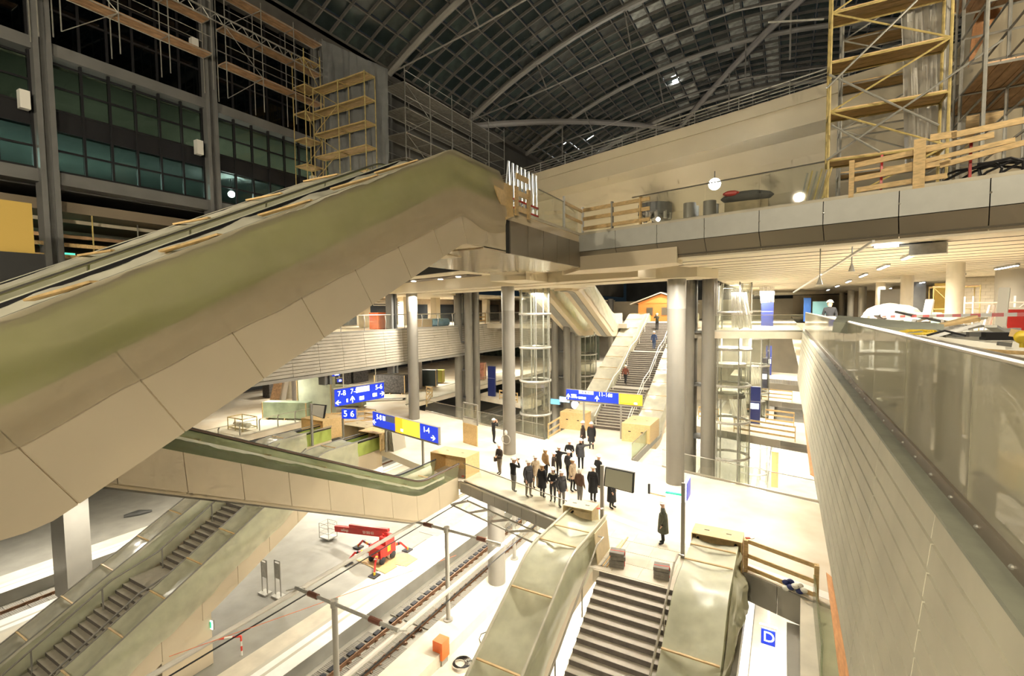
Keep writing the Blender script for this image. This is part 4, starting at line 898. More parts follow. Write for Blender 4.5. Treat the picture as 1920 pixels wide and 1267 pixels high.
# dark display boards on posts
def board(label, base, px_, top_y, corners, name='display_board', m=None):
    p = gz(*base, 0); t = thing(name, label, 'board', tuple(p)); zt = gv(px_, top_y, p, (1, 0)).z
    MB().bar(p, (p.x, p.y, zt), .13, .13).build('post', GREY, t); d = (1, -.12)
    c = [gv(*q, p, d) for q in corners]; n = Vector((-.12, -1, 0)).normalized()
    MB().slab(c, n*.12).build('case', BLACK, t); cc = sum(c, Vector())/4; MB().slab([cc+(q-cc)*.92+n*.12 for q in c], n*.01).build('screen', m or mat('grey_screen', (.42, .42, .34), .35), t)
board('grey display board with black frame on a tall post in front of the visitors', (1129, 1003), 1129, 872, [(1134, 909), (1189, 923), (1191, 885), (1137, 874)])
board('small white display board on a post by the left plywood box', (586, 836), 586, 757, [(587, 777), (609, 784), (613, 759), (589, 757)], m=WHT)
# post with lamp and number plates right of the man
p = gz(1280, 1045, 0); t = thing('sign_post', 'grey post with white lamp and lit number plate beside the lone person', 'post', tuple(p)); q = gv(1280, 905, p, (1, 0)).z
MB().bar(p, (p.x, p.y, q), .13, .13).build('post', GREY, t)
MB().box(p.x+.02, p.x+.10, p.y+.05, p.y+.85, q-.75, q+.02).build('number_plate', E_PANEL, t); MB().box(p.x+.10, p.x+.13, p.y+.08, p.y+.82, q-.70, q-.03).build('plate_face', mat('plate_blue', (.06, .06, .3), .4, emit=(.15, .15, .5), est=.8), t)
for k in (0, 1): text('1', .55, (p.x-.0, p.y+.28+k*.34, q-.37), (math.pi/2, 0, -math.pi/2), t)
MB().box(p.x-.62, p.x-.08, p.y-.06, p.y+.06, q-.78, q-.48).build('lamp', E_PANEL, t); MB().box(p.x-.64, p.x-.06, p.y-.08, p.y+.08, q-.48, q-.44).build('lamp_cover', E_GREEN, t)
# notice stand by the photographer
p = gz(884, 833, 0); t = thing('notice_stand', 'upright notice frame with a plywood lower half near the photographer', 'stand', tuple(p)); d = Vector((1, -.3, 0)).normalized()
a = gv(870, 830, p, d); b = gv(896, 836, p, d); H = gv(870, 754, p, d).z; a.z = b.z = 0; u = b-a; n = Vector((d.y, -d.x, 0)); Z = lambda z: Vector((0, 0, z))
MB().slab([a, b, b+Z(H*.50), a+Z(H*.50)], n*.08).build('plywood_sheet', PLY, t); MB().slab([a+Z(H*.5), b+Z(H*.5), b+Z(H*.62), a+Z(H*.62)], n*.05).build('white_sheet', WHT, t)
for q in (a, b): MB().bar(q+Z(H*.5), q+Z(H), .09, .09).build('frame_bar', GREY, t)
for z in (.64, .99): MB().bar(a+Z(H*z), b+Z(H*z), .09, .09).build('frame_bar', GREY, t)
MB().slab([a+Z(H*.65), b+Z(H*.65), b+Z(H*.98), a+Z(H*.98)], n*.02).build('glass_pane', GLASS, t)
# timber fences
def fence(pts, h, label, rails=(.25, .6, .95), group=None, m=WOOD, z=0, posts=None, w=.09, name='timber_fence', thick=.04, bw=.13):
    P = [Vector((*p, z)) if len(p) == 2 else Vector(p) for p in pts]; t = thing(name, label, 'fence', tuple(P[0]), group)
    for q in (P if posts is None else posts): q = Vector(q); MB().bar(q, q+Vector((0, 0, h)), w, w*.6).build('post', m, t)
    for a, b in zip(P[:-1], P[1:]):
        for r in rails: MB().bar(a+Vector((0, 0, h*r)), b+Vector((0, 0, h*r)), thick, bw).build('rail', m, t)
    return t
fence([gz(1028, 823, 0)[:2], gz(1050, 808, 0)[:2]], 1.15, 'timber fence left of the far plywood box', rails=(.12, .5, .93))
MB2 = gz(1403, 1078, 0)
fence([(-1.05, 18.75), (1.05, 17.9)], 1.15, 'timber fence along the slab edge above the letter D sign', rails=(.12, .5, .95), w=.22, bw=.14)
fence([(-32.6, 26.9), (-30.2, 29.8)], 1.1, 'timber fence beside the farthest left plywood box'); fence([(-31.6, 29.9), (-30.2, 29.8)], 1.1, 'short timber fence behind the left plywood box')
fence([gz(800, 762, 0)[:2], gz(811, 745, 0)[:2], gz(800, 742, 0)[:2]], 1.1, 'timber fence behind the left column')
fence([(-3.2, 40.0), (.8, 38.8)], 1.1, 'timber fence on the lift lobby slab, beside the wall'); fence([(-1.2, 44.5), (.8, 44)], 1.1, 'timber fence at the back of the lift lobby')
fence([(-26.2, 43.7), (-23.6, 42.9)], 1.0, 'timber fence below the small bridge behind the photographer'); fence([(-2.4, 56), (.8, 55.2)], 1.1, 'timber fence on the second lift lobby'); fence([(-6.2, 43.2), (-4.6, 42.8)], 1.1, 'timber fence left of the lift lobby')
# timber planks laid on edge rails along the foot of the right wall
tag(MB().slab([gz(1549, 1076, 1.0), gz(1566, 1090, 1.0), gz(1606, 1290, 1.0), gz(1576, 1290, 1.0)], (0, 0, .06)).build('timber_plank', PLYR), 'long reddish timber plank along the foot of the right wall', 'plank')
tag(MB().slab([gz(1506, 778, 1.0), gz(1513, 782, 1.0), gz(1531, 896, 1.0), gz(1519, 890, 1.0)], (0, 0, .06)).build('timber_plank', PLYR), 'reddish timber plank farther back along the right wall', 'plank')
# railings of glass at the slab edges
def glassrail(pts, z, label, h=1.05, n=None, m=GLASS, cap=True):
    P = [Vector((*p, z)) for p in pts]; t = thing('glass_balustrade', label, 'balustrade', tuple(P[0]))
    for a, b in zip(P[:-1], P[1:]):
        L = (b-a).length; k = max(1, round(L/1.9)); d = (b-a)/k; nn = Vector((-(b-a).y, (b-a).x, 0)).normalized()*.02
        for i in range(k):
            q, r = a+d*i+d.normalized()*.01, a+d*(i+1)-d.normalized()*.01; MB().slab([q+Vector((0, 0, .03)), r+Vector((0, 0, .03)), r+Vector((0, 0, h)), q+Vector((0, 0, h))], nn).build('glass_pane', m, t)
        MB().bar(a+Vector((0, 0, .05)), b+Vector((0, 0, .05)), .08, .1).build('base_channel', STEEL, t)
        if cap: MB().tube([a+Vector((0, 0, h)), b+Vector((0, 0, h))], .022, 6).build('handrail', STEEL, t)
    return t
glassrail([(-15.2, 21.45), (-8.1, 19.2)], 0, 'clear glass balustrade in front of the visitors', m=GLASS, cap=True)
glassrail([(8.5, 25.0), (1.5, 27.1), (-6.2, 29.1)], 0, 'glass balustrade along the back edge of the slab right of the column')
glassrail([(-8.15, 29.6), (-8.15, 33.4)], 0, 'greenish glass balustrade beside the far plywood box', m=GLASSG)
glassrail([(-15.2, 31.5), (-29.4, 35.4)], 0, 'glass balustrade behind the photographer')
glassrail([(-36.1, 12), (-36.1, 29.2)], 0, 'glass balustrade beside the opening in the left hall')
glassrail([(-33.1, 36.8), (-33.1, 58)], 0, 'railing with glass along the left gallery beyond the column')
glassrail([(1, 34.5), (-4.6, 33.2)], ZB, 'glass balustrade of the lift bridge at the end of the right wall')
# cross slab at the balcony level with lift access
struct(MB().prism([(1.05, 34.4), (-5.2, 32.9), (-6, 46), (1.05, 47.5)], ZB-.42, ZB).build('floor.060', FLOOR)); struct(MB().prism([(-26, 54), (9, 54), (9, 75), (-26, 75)], ZB-.5, ZB).build('floor.061', FLOOR))
struct(MB().prism([(-30, 46.5), (-14.4, 50.2), (-14.4, 56), (-30, 56)], ZB-.5, ZB).build('floor.062', FLOOR))
MB().box(0, 0, 0, 0, 0, 0)
# glass lifts
def lift(x, y, r, z0, z1, label, car, ribs=12):
    t = thing('glass_lift', label, 'lift', (x, y, z0))
    for k in range(ribs):
        a = 2*math.pi*k/ribs; b = 2*math.pi*(k+1)/ribs; p, q = (x+r*math.cos(a), y+r*math.sin(a)), (x+r*math.cos(b), y+r*math.sin(b))
        MB().slab([(p[0], p[1], z0), (q[0], q[1], z0), (q[0], q[1], z1), (p[0], p[1], z1)], (.01, .01, 0)).build('glass_pane', LIFTG, t)
        if k % 2 == 0: MB().tube([(p[0], p[1], z0), (p[0], p[1], z1)], .045, 6).build('mullion', GALV, t)
    z = z0+1.2
    while z < z1:
        MB().tube([(x+r*math.cos(2*math.pi*k/20), y+r*math.sin(2*math.pi*k/20), z) for k in range(21)], .10, 6).build('ring', GALV, t); z += 2.6
    for s in (-.45, .45): MB().bar((x+s*r, y+.35*r, z0), (x+s*r, y+.35*r, z1), .09, .09).build('guide_rail', GALV, t)
    c = MB().cyl(x, y, car, car+.25, r*.8, 20).cyl(x, y, car+2.2, car+2.45, r*.8, 20).build('lift_car', STEEL, t); MB().cyl(x, y, car+.25, car+2.2, r*.76, 20).build('car_glass', LIFTG, c)
    return t
p = gz(985, 812, 0); lift(p.x+.1, p.y+1.6, 1.2, -7.7, 11.2, 'round glass lift shaft right of the middle column', 1.2)
p = gy(1093, 650, 57); lift(p.x, p.y, 1.7, -7.7, 7.4, 'round glass lift shaft farther back beside the far stairs', .5)
p = gy(1368, 700, 38); lift(p.x, p.y, 1.35, -7.7, 11.2, 'round glass lift shaft right of the column cluster', 3.0)
p = gy(1415, 620, 52); lift(p.x, p.y, 1.3, -7.7, 11.2, 'second glass lift shaft behind the blue panels', -2.0)
def curtain(pts, label, m=FILMW, name='plastic_curtain', t_=.02, amp=.1):
    (a, b, c, d) = [Vector(p) for p in pts]; rows = []   # a top-left, b top-right, c bottom-right, d bottom-left
    n = (b-a).cross(d-a).normalized()
    for i in range(23):
        v = i/22; l, r = a.lerp(d, v), b.lerp(c, v); rows.append([l.lerp(r, k/36)+n*amp*(math.sin(k*.58+v*2)+.6*math.sin(k*1.35-v*5)+.35*math.sin(k*2.3+v*9)) for k in range(37)])
    return tag(MB().grid(rows).build(name, m, smooth=True), label, 'sheet')
for k, (a, b, c, d, Y, lab) in enumerate((((1371, 548), (1400, 548), (1411, 614), (1371, 614), 36, 'white plastic sheet hanging in front of the upper lift door'), ((1424, 537), (1452, 537), (1452, 566), (1426, 568), 44, 'crumpled white wrap above the tall blue machine'), ((1366, 745), (1397, 742), (1405, 805), (1380, 812), 42, 'white plastic sheet hanging in front of the middle lift door'), ((1402, 683), (1424, 681), (1430, 718), (1405, 722), 61, 'white plastic sheet farther back between the blue panels'), ((1335, 545), (1358, 530), (1352, 600), (1335, 606), 46, 'pale plastic sheet behind the upper glass lift'))):
    curtain([gy(*q, Y) for q in (a, b, c, d)], lab)
# blue panels (information totems and the tall blue machine)
def totem(x0, x1, yt, yb, Y, label, lamp=True, zb=0):
    a, b = gy(x0, yb, Y), gy(x1, yb, Y); a.z = zb; z1 = gy(x0, yt, Y).z; t = thing('blue_totem', label, 'totem', (.5*(a.x+b.x), Y, a.z), 'blue information panels')
    MB().box(a.x, b.x, Y-.12, Y+.12, a.z, z1).build('panel', NAVY, t)
    if lamp: MB().box(a.x+.1, b.x-.1, Y-.14, Y-.12, a.z+(z1-a.z)*.40, a.z+(z1-a.z)*.55).build('lit_plate', E_PANEL, t)
    MB().box(a.x, b.x, Y-.13, Y-.12, a.z+(z1-a.z)*.60, a.z+(z1-a.z)*.605).build('white_line', WHT, t)
    return t
totem(1404, 1425, 724, 792, 43.7, 'nearest and largest dark blue panel on the lift lobby'); totem(1426, 1440, 671, 707, 60, 'middle dark blue panel behind the nearest one'); totem(1436, 1447, 648, 670, 76, 'farthest dark blue panel'); totem(1427, 1450, 566, 606, 45, 'tall blue machine wrapped at the top on the lift bridge', False, ZB)
totem(916, 929, 686, 738, 45.0, 'dark blue panel left of the middle column', False); totem(900, 910, 562, 600, 44.5, 'blue wrapped panel on the left balcony', False) if False else None
totem(1064, 1071, 697, 708, 60, 'small dark blue panel beside the far columns', False)
# orange timber hut on the far balcony
t = thing('timber_hut', 'orange timber hut with a gable roof at the top of the far stairs', 'hut', (-13.5, 61, ZB))
MB().box(-15.8, -10.2, 60, 64, ZB, ZB+2.2).build('cladding', HUT, t)
for k in range(11): MB().box(-15.8, -10.2, 59.96, 60, ZB+.05+k*.2, ZB+.22+k*.2).build('plank', HUT, t)
MB().slab([(-16, 59.9, ZB+2.2), (-13, 59.9, ZB+3.3), (-10, 59.9, ZB+2.2)], (0, 4.2, 0)).build('gable', HUT, t)
for s in (-1, 1): MB().slab([(-13, 59.4, ZB+3.4), (-13+s*3.7, 59.4, ZB+2.05), (-13+s*3.7, 64.4, ZB+2.05), (-13, 64.4, ZB+3.4)], (0, 0, .12)).build('roof_slope', mat('hut_roof', (.50, .44, .36), .7), t)
for x in (-14.4, -12.6):
    w_ = MB().box(x-.4, x+.4, 59.9, 59.96, ZB+.7, ZB+1.7).build('window_frame', mat('hut_frame', (.25, .12, .05), .5), t); MB().box(x-.33, x+.33, 59.88, 59.9, ZB+.77, ZB+1.63).build('window_pane', mat('hut_pane', (.12, .10, .07), .15), w_)
# scaffolds
def scaffold(name, label, x0, x1, y0, y1, z0, z1, nx, ny, lift_h, r=.03, m=GALV, planks=None, group=None, brace=True, pm=PINK, rails=True, toe=False):
    t = thing(name, label, 'scaffold', (x0, y0, z0), group); xs = [x0+(x1-x0)*i/nx for i in range(nx+1)]; ys = [y0+(y1-y0)*j/ny for j in range(ny+1)]
    for x in xs:
        for y in ys: MB().tube([(x, y, z0), (x, y, z1)], r, 6).build('standard', m, t)
    z = z0+lift_h; k = 0
    while z <= z1+.01:
        for x in xs:
            MB().tube([(x, y0, z), (x, y1, z)], r*.8, 5).build('ledger', m, t)
            if rails and z+1 < z1+.5: MB().tube([(x, y0, z+.95), (x, y1, z+.95)], r*.7, 5).build('guard_rail', m, t)
        for y in ys: MB().tube([(x0, y, z), (x1, y, z)], r*.8, 5).build('transom', m, t)
        if planks is None or k in planks:
            nb = max(1, round((x1-x0)/.33))
            if (y1-y0) >= (x1-x0):
                for i in range(nb): MB().box(x0+(x1-x0)*i/nb+.01, x0+(x1-x0)*(i+1)/nb-.01, y0, y1, z+.03, z+.08).build('plank', pm, t)
            else:
                nb = max(1, round((y1-y0)/.33))
                for i in range(nb): MB().box(x0, x1, y0+(y1-y0)*i/nb+.01, y0+(y1-y0)*(i+1)/nb-.01, z+.03, z+.08).build('plank', pm, t)
        if brace and z-lift_h >= z0:
            if (y1-y0) >= (x1-x0): a, b = (x1, y0, z-lift_h), (x1, ys[1], z)
            else: a, b = (x0, y0, z-lift_h), (xs[1], y0, z)
            if k % 2: a, b = (a[0], a[1], b[2]), (b[0], b[1], a[2])
            MB().tube([a, b], r*.7, 5).build('brace', m, t)
        z += lift_h; k += 1
    return t
scaffold('facade_scaffold', 'hanging scaffold with worn planks on the office front, nearest bay', FX+.4, FX+1.3, 1.9, 9.0, 21.6, 29.2, 1, 3, 1.95, group='scaffolds on the office front')
scaffold('facade_scaffold', 'hanging scaffold with worn planks on the office front, second bay', FX+.4, FX+1.3, 9.8, 16.5, 22.2, 29.2, 1, 3, 1.95, group='scaffolds on the office front')
scaffold('facade_scaffold', 'hanging scaffold with worn planks on the office front, third bay', FX+.4, FX+1.3, 17.3, 24.2, 22.0, 28.6, 1, 3, 2.05, group='scaffolds on the office front')
t = thing('lattice_girder', 'slim lattice girder running across the office front scaffolds', 'girder', (FX+1.5, 16, 25.6))
for z in (26.0, 26.45): MB().tube([(FX+1.5, 9, z), (FX+1.5, 24.5, z)], .04, 6).build('chord', GALV, t)
for k in range(40): MB().tube([(FX+1.5, 9+k*.385, 26.0 if k % 2 else 26.45), (FX+1.5, 9+(k+1)*.385, 26.45 if k % 2 else 26.0)], .022, 5).build('lacing', GALV, t)
scaffold('scaffold_tower', 'yellow scaffold tower with short decks beside the sheeted tower', -29.5, -28.3, 22.3, 23.6, 12.4, 27, 1, 1, 1.75, r=.035, m=YELTUBE, pm=WOOD, rails=False)
scaffold('scaffold_tower', 'sheeted scaffold tower with timber decks at the end of the office front', -28.0, -23.2, 22.7, 23.6, 12.4, 24.5, 2, 1, 1.5, r=.035, m=YELTUBE, pm=WOOD, rails=False)
curtain([gy(603, 74, 24.0), gy(725, 128, 24.0), gy(728, 345, 24.0), gy(612, 350, 24.0)], 'big grey plastic sheet hanging on the tall scaffold tower', film('grey_sheet', (.36, .37, .37), .60, .3), amp=.16)
scaffold('scaffold_stack', 'dense galvanised scaffold behind the sheeted tower under the roof', -29.6, -27.2, 31, 47, 16, 29.3, 1, 5, 2.0, r=.04, m=GALV, pm=mat('grey_plank', (.27, .25, .21), .6, var=.2))
scaffold('scaffold_stack', 'lower galvanised scaffold deck with orange edge boards behind the escalator top', -27, -22, 44, 66, 16, 23.6, 2, 5, 2.4, r=.04, m=GALV, pm=mat('brown_plank', (.30, .20, .14), .6, var=.3))
# right scaffolds on the deck
SD = 12.75
scaffold('scaffold_tower', 'yellow and grey scaffold tower standing on the bridge deck at the right', 1.2, 4.3, 20.0, 21.0, SD, 23.5, 1, 1, 1.62, r=.045, m=YELTUBE, pm=WOOD, rails=False)
scaffold('scaffold_tower', 'second scaffold tower behind the yellow one on the deck', 1.7, 4.9, 22.2, 23.2, SD, 24.5, 1, 1, 1.62, r=.04, m=GALV, planks=(0, 2, 3, 5), pm=WOOD, rails=False)
scaffold('scaffold_stack', 'dense grey scaffold at the right edge of the deck', 4.95, 7.2, 19.4, 24.0, SD, 25, 2, 2, 1.8, r=.05, m=GALV, planks=(1, 3, 4), pm=PINK)
curtain([gy(1686, -60, 21.3), gy(1790, -60, 21.3), gy(1782, 300, 21.3), gy(1700, 315, 21.3)], 'white plastic sheet hanging beside the right scaffold tower', FILMW, amp=.12)
c = struct(MB().cyl(7.6, 28.5, 12.7, 27, 1.1, 28).build('pillar', BEIGE, smooth=True)); 
t = thing('timber_shoring', 'big reddish timber panels leaning in the right scaffold', 'panel', (6.6, 25, 15))
MB().slab([(5.9, 25, 18.4), (6.0, 25, 20.2), (7.6, 25, 24.8), (7.7, 25, 22.4)], (0, .08, 0)).build('panel_sheet', PLYR, t); MB().slab([(5.9, 25, 15.4), (5.9, 25, 16.6), (7.5, 25, 18), (7.5, 25, 17.0)], (0, .08, 0)).build('panel_sheet', WOOD, t)
t = thing('scaffold_brace', 'long grey diagonal tubes crossing the right scaffold tower', 'tubes', (1.2, 19.8, SD+.2))
for (a, b, Y) in (((1550, 300), (1880, 75), 19.8), ((1555, 140), (1760, 235), 19.8), ((1550, 165), (1720, 0), 19.7), ((1560, 235), (1650, 285), 19.7), ((1440, 42), (1545, 36), 19.8)): MB().tube([gy(*a, Y), gy(*b, Y)], .035, 6).build('tube', GALV, t)
# guard timbers along the deck edge
t = thing('timber_guard', 'rough timber guard rail along the deck edge below the scaffold', 'guard rail', (5.5, 15.4, SD))
def onf(x, z, off=-.12): q = fa+fd*x-fn*(-off if False else .12); return Vector((q.x, q.y, z))
def dx(px_): p = gv(px_, 350, fa, fd); return (Vector((p.x, p.y, 0))-fa).length
for a, b, z0, z1, w in ((1595, 1860, 13.62, 13.79, .15), (1600, 1780, 13.22, 13.29, .14), (1605, 1775, 12.89, 12.93, .14), (1650, 1900, 13.32, 13.57, .12), (1780, 1925, 13.97, 14.02, .16), (1760, 1925, 13.22, 13.47, .14), (1740, 1790, 14.02, 13.99, .18)):
    MB().bar(onf(dx(a), z0), onf(dx(b), z1), .05, w, (0, 0, 1)).build('board', WOOD, t)
for x, z, w in ((1596, 13.77, .13), (1722, 14.02, .26)): MB().bar(onf(dx(x), SD-.1)+fn*.1, onf(dx(x), z)+fn*.1, .05, w, tuple(fd)).build('upright', WOOD, t)
for x in (1648, 1817): MB().bar(onf(dx(x), SD)-fn*.3, onf(dx(x), 13.87)-fn*.3, .06, .06).build('red_post', RED, t)
t = thing('prop_bundle', 'bundle of thin scaffold tubes leaning on the deck edge', 'tubes', tuple(onf(dx(1520), SD)))
for k in range(6): MB().tube([onf(dx(1500+k*8), SD), onf(dx(1512+k*9), 13.65+.05*(k % 2))], .03, 6).build('tube', YELTUBE if k % 2 else GALV, t)
t = thing('timber_guard', 'timber guard frame at the inner corner of the deck', 'guard rail', (-7.9, 20, SD))
q0, q1, q2 = onf(.1, SD), onf(1.6, SD), onf(2.9, SD)
for q, m, w in ((q0, WHT, .12), (q1, GALV, .13), (q2, WOOD, .14)): MB().bar(q, q+Vector((0, 0, 1.15)), w, .06, tuple(fd)).build('post', m, t)
for z in (.2, .62, 1.0): MB().bar(q0+Vector((0, 0, z)), onf(3.3, SD+z), .05, .15).build('rail', WOOD, t)
MB().bar((-7.97, 18.6, SD), (-7.97, 18.6, SD+1.3), .08, .08).build('post', WHT, t)
for z in (.55, 1.05): MB().bar((-7.97, 18.6, SD+z), q0+Vector((0, 0, z-.1)), .04, .13).build('rail', PLY, t)
t = thing('rubble_skip', 'wooden skip heaped with rubble and sheeting behind the deck glass', 'skip', tuple(gy(1400, 392, 24)))
p = gy(1400, 378, 24); MB().box(p.x-.85, p.x+.85, 23.5, 24.5, 12.72, p.z-.05).build('crate', mat('old_timber', (.30, .24, .14), .7, var=.2), t); MB().ball((p.x, 24, p.z+.2), .9, 10, 6, (1.2, .6, .3)).build('rubble', DGREY, t, smooth=True); MB().ball((p.x-.6, 23.6, p.z+.35), .25, 8, 5, (1.4, .6, .5)).build('red_bag', RED, t)
t = thing('cable_coil', 'dark looped cables on the deck among the guard timbers', 'cable', tuple(onf(dx(1830), SD)))
for k in range(6): MB().tube([onf(dx(1790)+.5*math.sin(i*.7+k)+i*.28, SD+.25+.22*math.sin(i*.9+k*1.3))-fn*(.4+.1*k) for i in range(14)], .035, 6).build('cable', BLACK, t)
# ================================================================== TRACK LEVEL THINGS
for X, lab in ((-18.45, 'white overhead conductor rail above the track beside the red lift'), (-12.6, 'white overhead conductor rail nearer the lower centre stairs')):
    t = thing('overhead_rail', lab, 'rail', (X, 20, -2.9)); MB().tube([(X, 3, -2.8), (X, 60, -2.8)], .10, 8).build('pipe', mat('white_pipe', (.72, .68, .6), .4), t); MB().bar((X+.2, 3, -3.05), (X+.2, 60, -3.05), .03, .05).build('contact_wire', BLACK, t)
for k, (y, lab) in enumerate(((20.84, 'grey mast with cross arm beside the track, upright in full view'), (13.2, 'grey mast with cross arm cut off by the lower edge'), (28.4, 'grey mast with cross arm behind the concourse edge'))):
    t = thing('overhead_mast', lab, 'mast', (-16.0, y, -7.75), 'masts of the overhead rails')
    MB().cyl(-16, y, -7.75, -2.5, .12, 16).build('pole', GREY, t, smooth=True); MB().cyl(-16, y, -7.75, -7.68, .27, 20).build('base_plate', GREY, t); MB().cyl(-16, y, -2.75, -2.45, .16, 14).build('cap', GALV, t)
    a = MB().tube([(-18.45, y, -2.62), (-12.5, y, -2.62)], .075, 8).build('cross_arm', GALV, t)
    for X in (-17.3, -13.7): MB().tube([(X-.28, y, -2.62), (X+.28, y, -2.62)], .12, 10).build('insulator', mat('brown_insulator', (.14, .06, .04), .3), a)
    for X in (-18.45, -12.6): MB().tube([(X-.3, y-.25, -2.7), (X, y, -2.66), (X+.3, y+.25, -2.7)], .03, 6).build('clamp', GALV, a)
tag(MB().tube([(-18.0, 8, -2.2), (-19.2, 26, -7.2)], .012, 5).build('red_string', ORANGE), 'thin orange string stretched above the platform', 'string')
# slanted glass canopy below the concourse edge
t = thing('glass_canopy', 'slanted glass canopy with steel arms below the concourse edge', 'canopy', (-12, 20, -1.3))
a, b = Vector((-14.6, 20.9, -.75)), Vector((-8.4, 18.95, -.75)); c, d = gz(846, 946, -1.9), gz(997, 1016, -1.9)
n = 4
for i in range(n):
    u, v = i/n, (i+1)/n; MB().slab([a.lerp(b, u), a.lerp(b, v-.005), c.lerp(d, v-.005), c.lerp(d, u)], (0, 0, .015)).build('glass_pane', GLASS, t)
for i in range(n+1): MB().bar(a.lerp(b, i/n), c.lerp(d, i/n), .07, .12).build('arm', GREY, t)
MB().tube([c, d], .045, 8).build('edge_tube', GREY, t); MB().tube([a, b], .045, 8).build('edge_tube', GREY, t)
# red spider lift on the platform
def P7(x, y, z=-7.7): return gz(x, y, z)
cc = P7(712, 1052); cx, cy = cc.x, cc.y
t = thing('spider_lift', 'red crawler boom lift on outriggers standing on timber sheets on the platform', 'boom lift', (cx, cy, -7.7))
MB().box(cx-.55, cx+.55, cy-.45, cy+1.0, -7.25, -6.55).build('chassis', RED, t); MB().box(cx-.1, cx+.5, cy+.1, cy+.95, -6.55, -6.05).build('engine_cover', RED, t)
MB().box(cx+.5, cx+.56, cy+.2, cy+.5, -7.0, -6.6).build('yellow_label', YEL, t)
for s in (-.5, .5): MB().ball((cx+s, cy-.25, -7.42), .28, 14, 10, (.4, 1, 1)).ball((cx+s, cy+.75, -7.42), .28, 14, 10, (.4, 1, 1)).build('wheels', RUBBER, t)
feet = [P7(651, 1057), P7(702, 1080), P7(764, 1032), P7(672, 1026)]
for f in feet:
    k = Vector((cx, cy, -6.9)); d = Vector((f.x, f.y, -6.95)); arm = MB().bar(k, k.lerp(d, .75), .14, .16).bar(k.lerp(d, .75), (f.x, f.y, -7.55), .10, .12).build('outrigger', RED, t)
    for i in range(4): q = k.lerp(d, .25+.13*i); MB().bar(q, k.lerp(d, .31+.13*i), .15, .17).build('warning_stripe', YEL if i % 2 == 0 else BLACK, arm)
    MB().cyl(f.x, f.y, -7.62, -7.45, .07, 10).build('jack', YEL, arm); MB().box(f.x-.28, f.x+.28, f.y-.28, f.y+.28, -7.69, -7.62).build('foot_pad', RUBBER, arm)
p0 = Vector((cx+.1, cy+.5, -5.95)); p1 = gy(630, 990, cy+.6); dd = (p1-p0).normalized()
MB().cyl(cx+.1, cy+.5, -6.55, -5.9, .22, 14).build('turret', RED, t)
bm = MB().bar(p0, p1, .26, .42).build('boom', RED, t); MB().bar(p0+Vector((.3, 0, .32)), p0.lerp(p1, .7)+Vector((0, 0, .32)), .2, .22).build('boom_upper', RED, t)
nb = Vector((0, -1, 0)); ang = math.atan2(dd.z, -dd.x)
text('zellinga', .27, p0.lerp(p1, .78)+Vector((0, -.15, 0)), (math.pi/2, ang, 0), bm, WHT); text('53 000 03', .27, p0.lerp(p1, .30)+Vector((0, -.15, 0)), (math.pi/2, ang, 0), bm, WHT)
k = p1+dd*.9; bs = MB().box(k.x-.5, k.x+.5, k.y-.4, k.y+.4, k.z-.75, k.z-.68).build('basket_floor', GALV, t)
for z in (-.3, .1, .4): MB().tube([(k.x-.5, k.y-.4, k.z+z), (k.x+.5, k.y-.4, k.z+z), (k.x+.5, k.y+.4, k.z+z), (k.x-.5, k.y+.4, k.z+z), (k.x-.5, k.y-.4, k.z+z)], .025, 6).build('basket_rail', GALV, bs)
for a, b in ((-.5, -.4), (.5, -.4), (.5, .4), (-.5, .4)): MB().tube([(k.x+a, k.y+b, k.z-.75), (k.x+a, k.y+b, k.z+.4)], .025, 6).build('basket_post', GALV, bs)
for i, (q, lab) in enumerate((([(668, 1050), (720, 1042), (745, 1062), (722, 1076)], 'timber sheet under the red lift, left one'), ([(722, 1040), (765, 1038), (783, 1048), (762, 1062), (738, 1058)], 'timber sheet under the red lift, right one'))):
    tag(MB().slab([P7(*p) for p in q], (0, 0, .03)).build('timber_sheet', mat('brown_sheet', (.44, .30, .14), .6, var=.15)), lab, 'board')
# stands and trestles on the platform
t = thing('sign_stand', 'two upright narrow metal stands with small grey plates on the platform', 'stand', tuple(P7(527, 1118)))
for x, yb, yt in ((522, 1118, 1052), (497, 1112, 1050)):
    p = P7(x, yb); z1 = gy(x, yt, p.y).z
    MB().bar((p.x-.25, p.y, -7.7), (p.x-.25, p.y, z1), .05, .05).bar((p.x+.25, p.y, -7.7), (p.x+.25, p.y, z1), .05, .05).bar((p.x-.25, p.y, z1), (p.x+.25, p.y, z1), .05, .05).build('frame', GREY, t); MB().box(p.x-.2, p.x+.2, p.y-.02, p.y+.02, z1-1.1, z1-.15).build('plate', GALV, t); MB().box(p.x-.35, p.x+.35, p.y-.25, p.y+.25, -7.7, -7.62).build('foot', GALV, t)
t = thing('safety_trestle', 'red and white trestle on the platform at the lower left', 'trestle', tuple(P7(375, 1232)))
p = P7(373, 1236)
for a, b in (((0, 0, 0), (.3, .3, .9)), ((.6, 0, 0), (.3, .3, .9)), ((.3, .3, .9), (1.6, 1.2, 1.0)), ((1.6, 1.2, 0), (1.6, 1.2, 1.0))):
    for i in range(4): MB().tube([p+Vector(a).lerp(Vector(b), i/4), p+Vector(a).lerp(Vector(b), (i+1)/4)], .05, 6).build('bar', REDW if i % 2 else WHT, t)
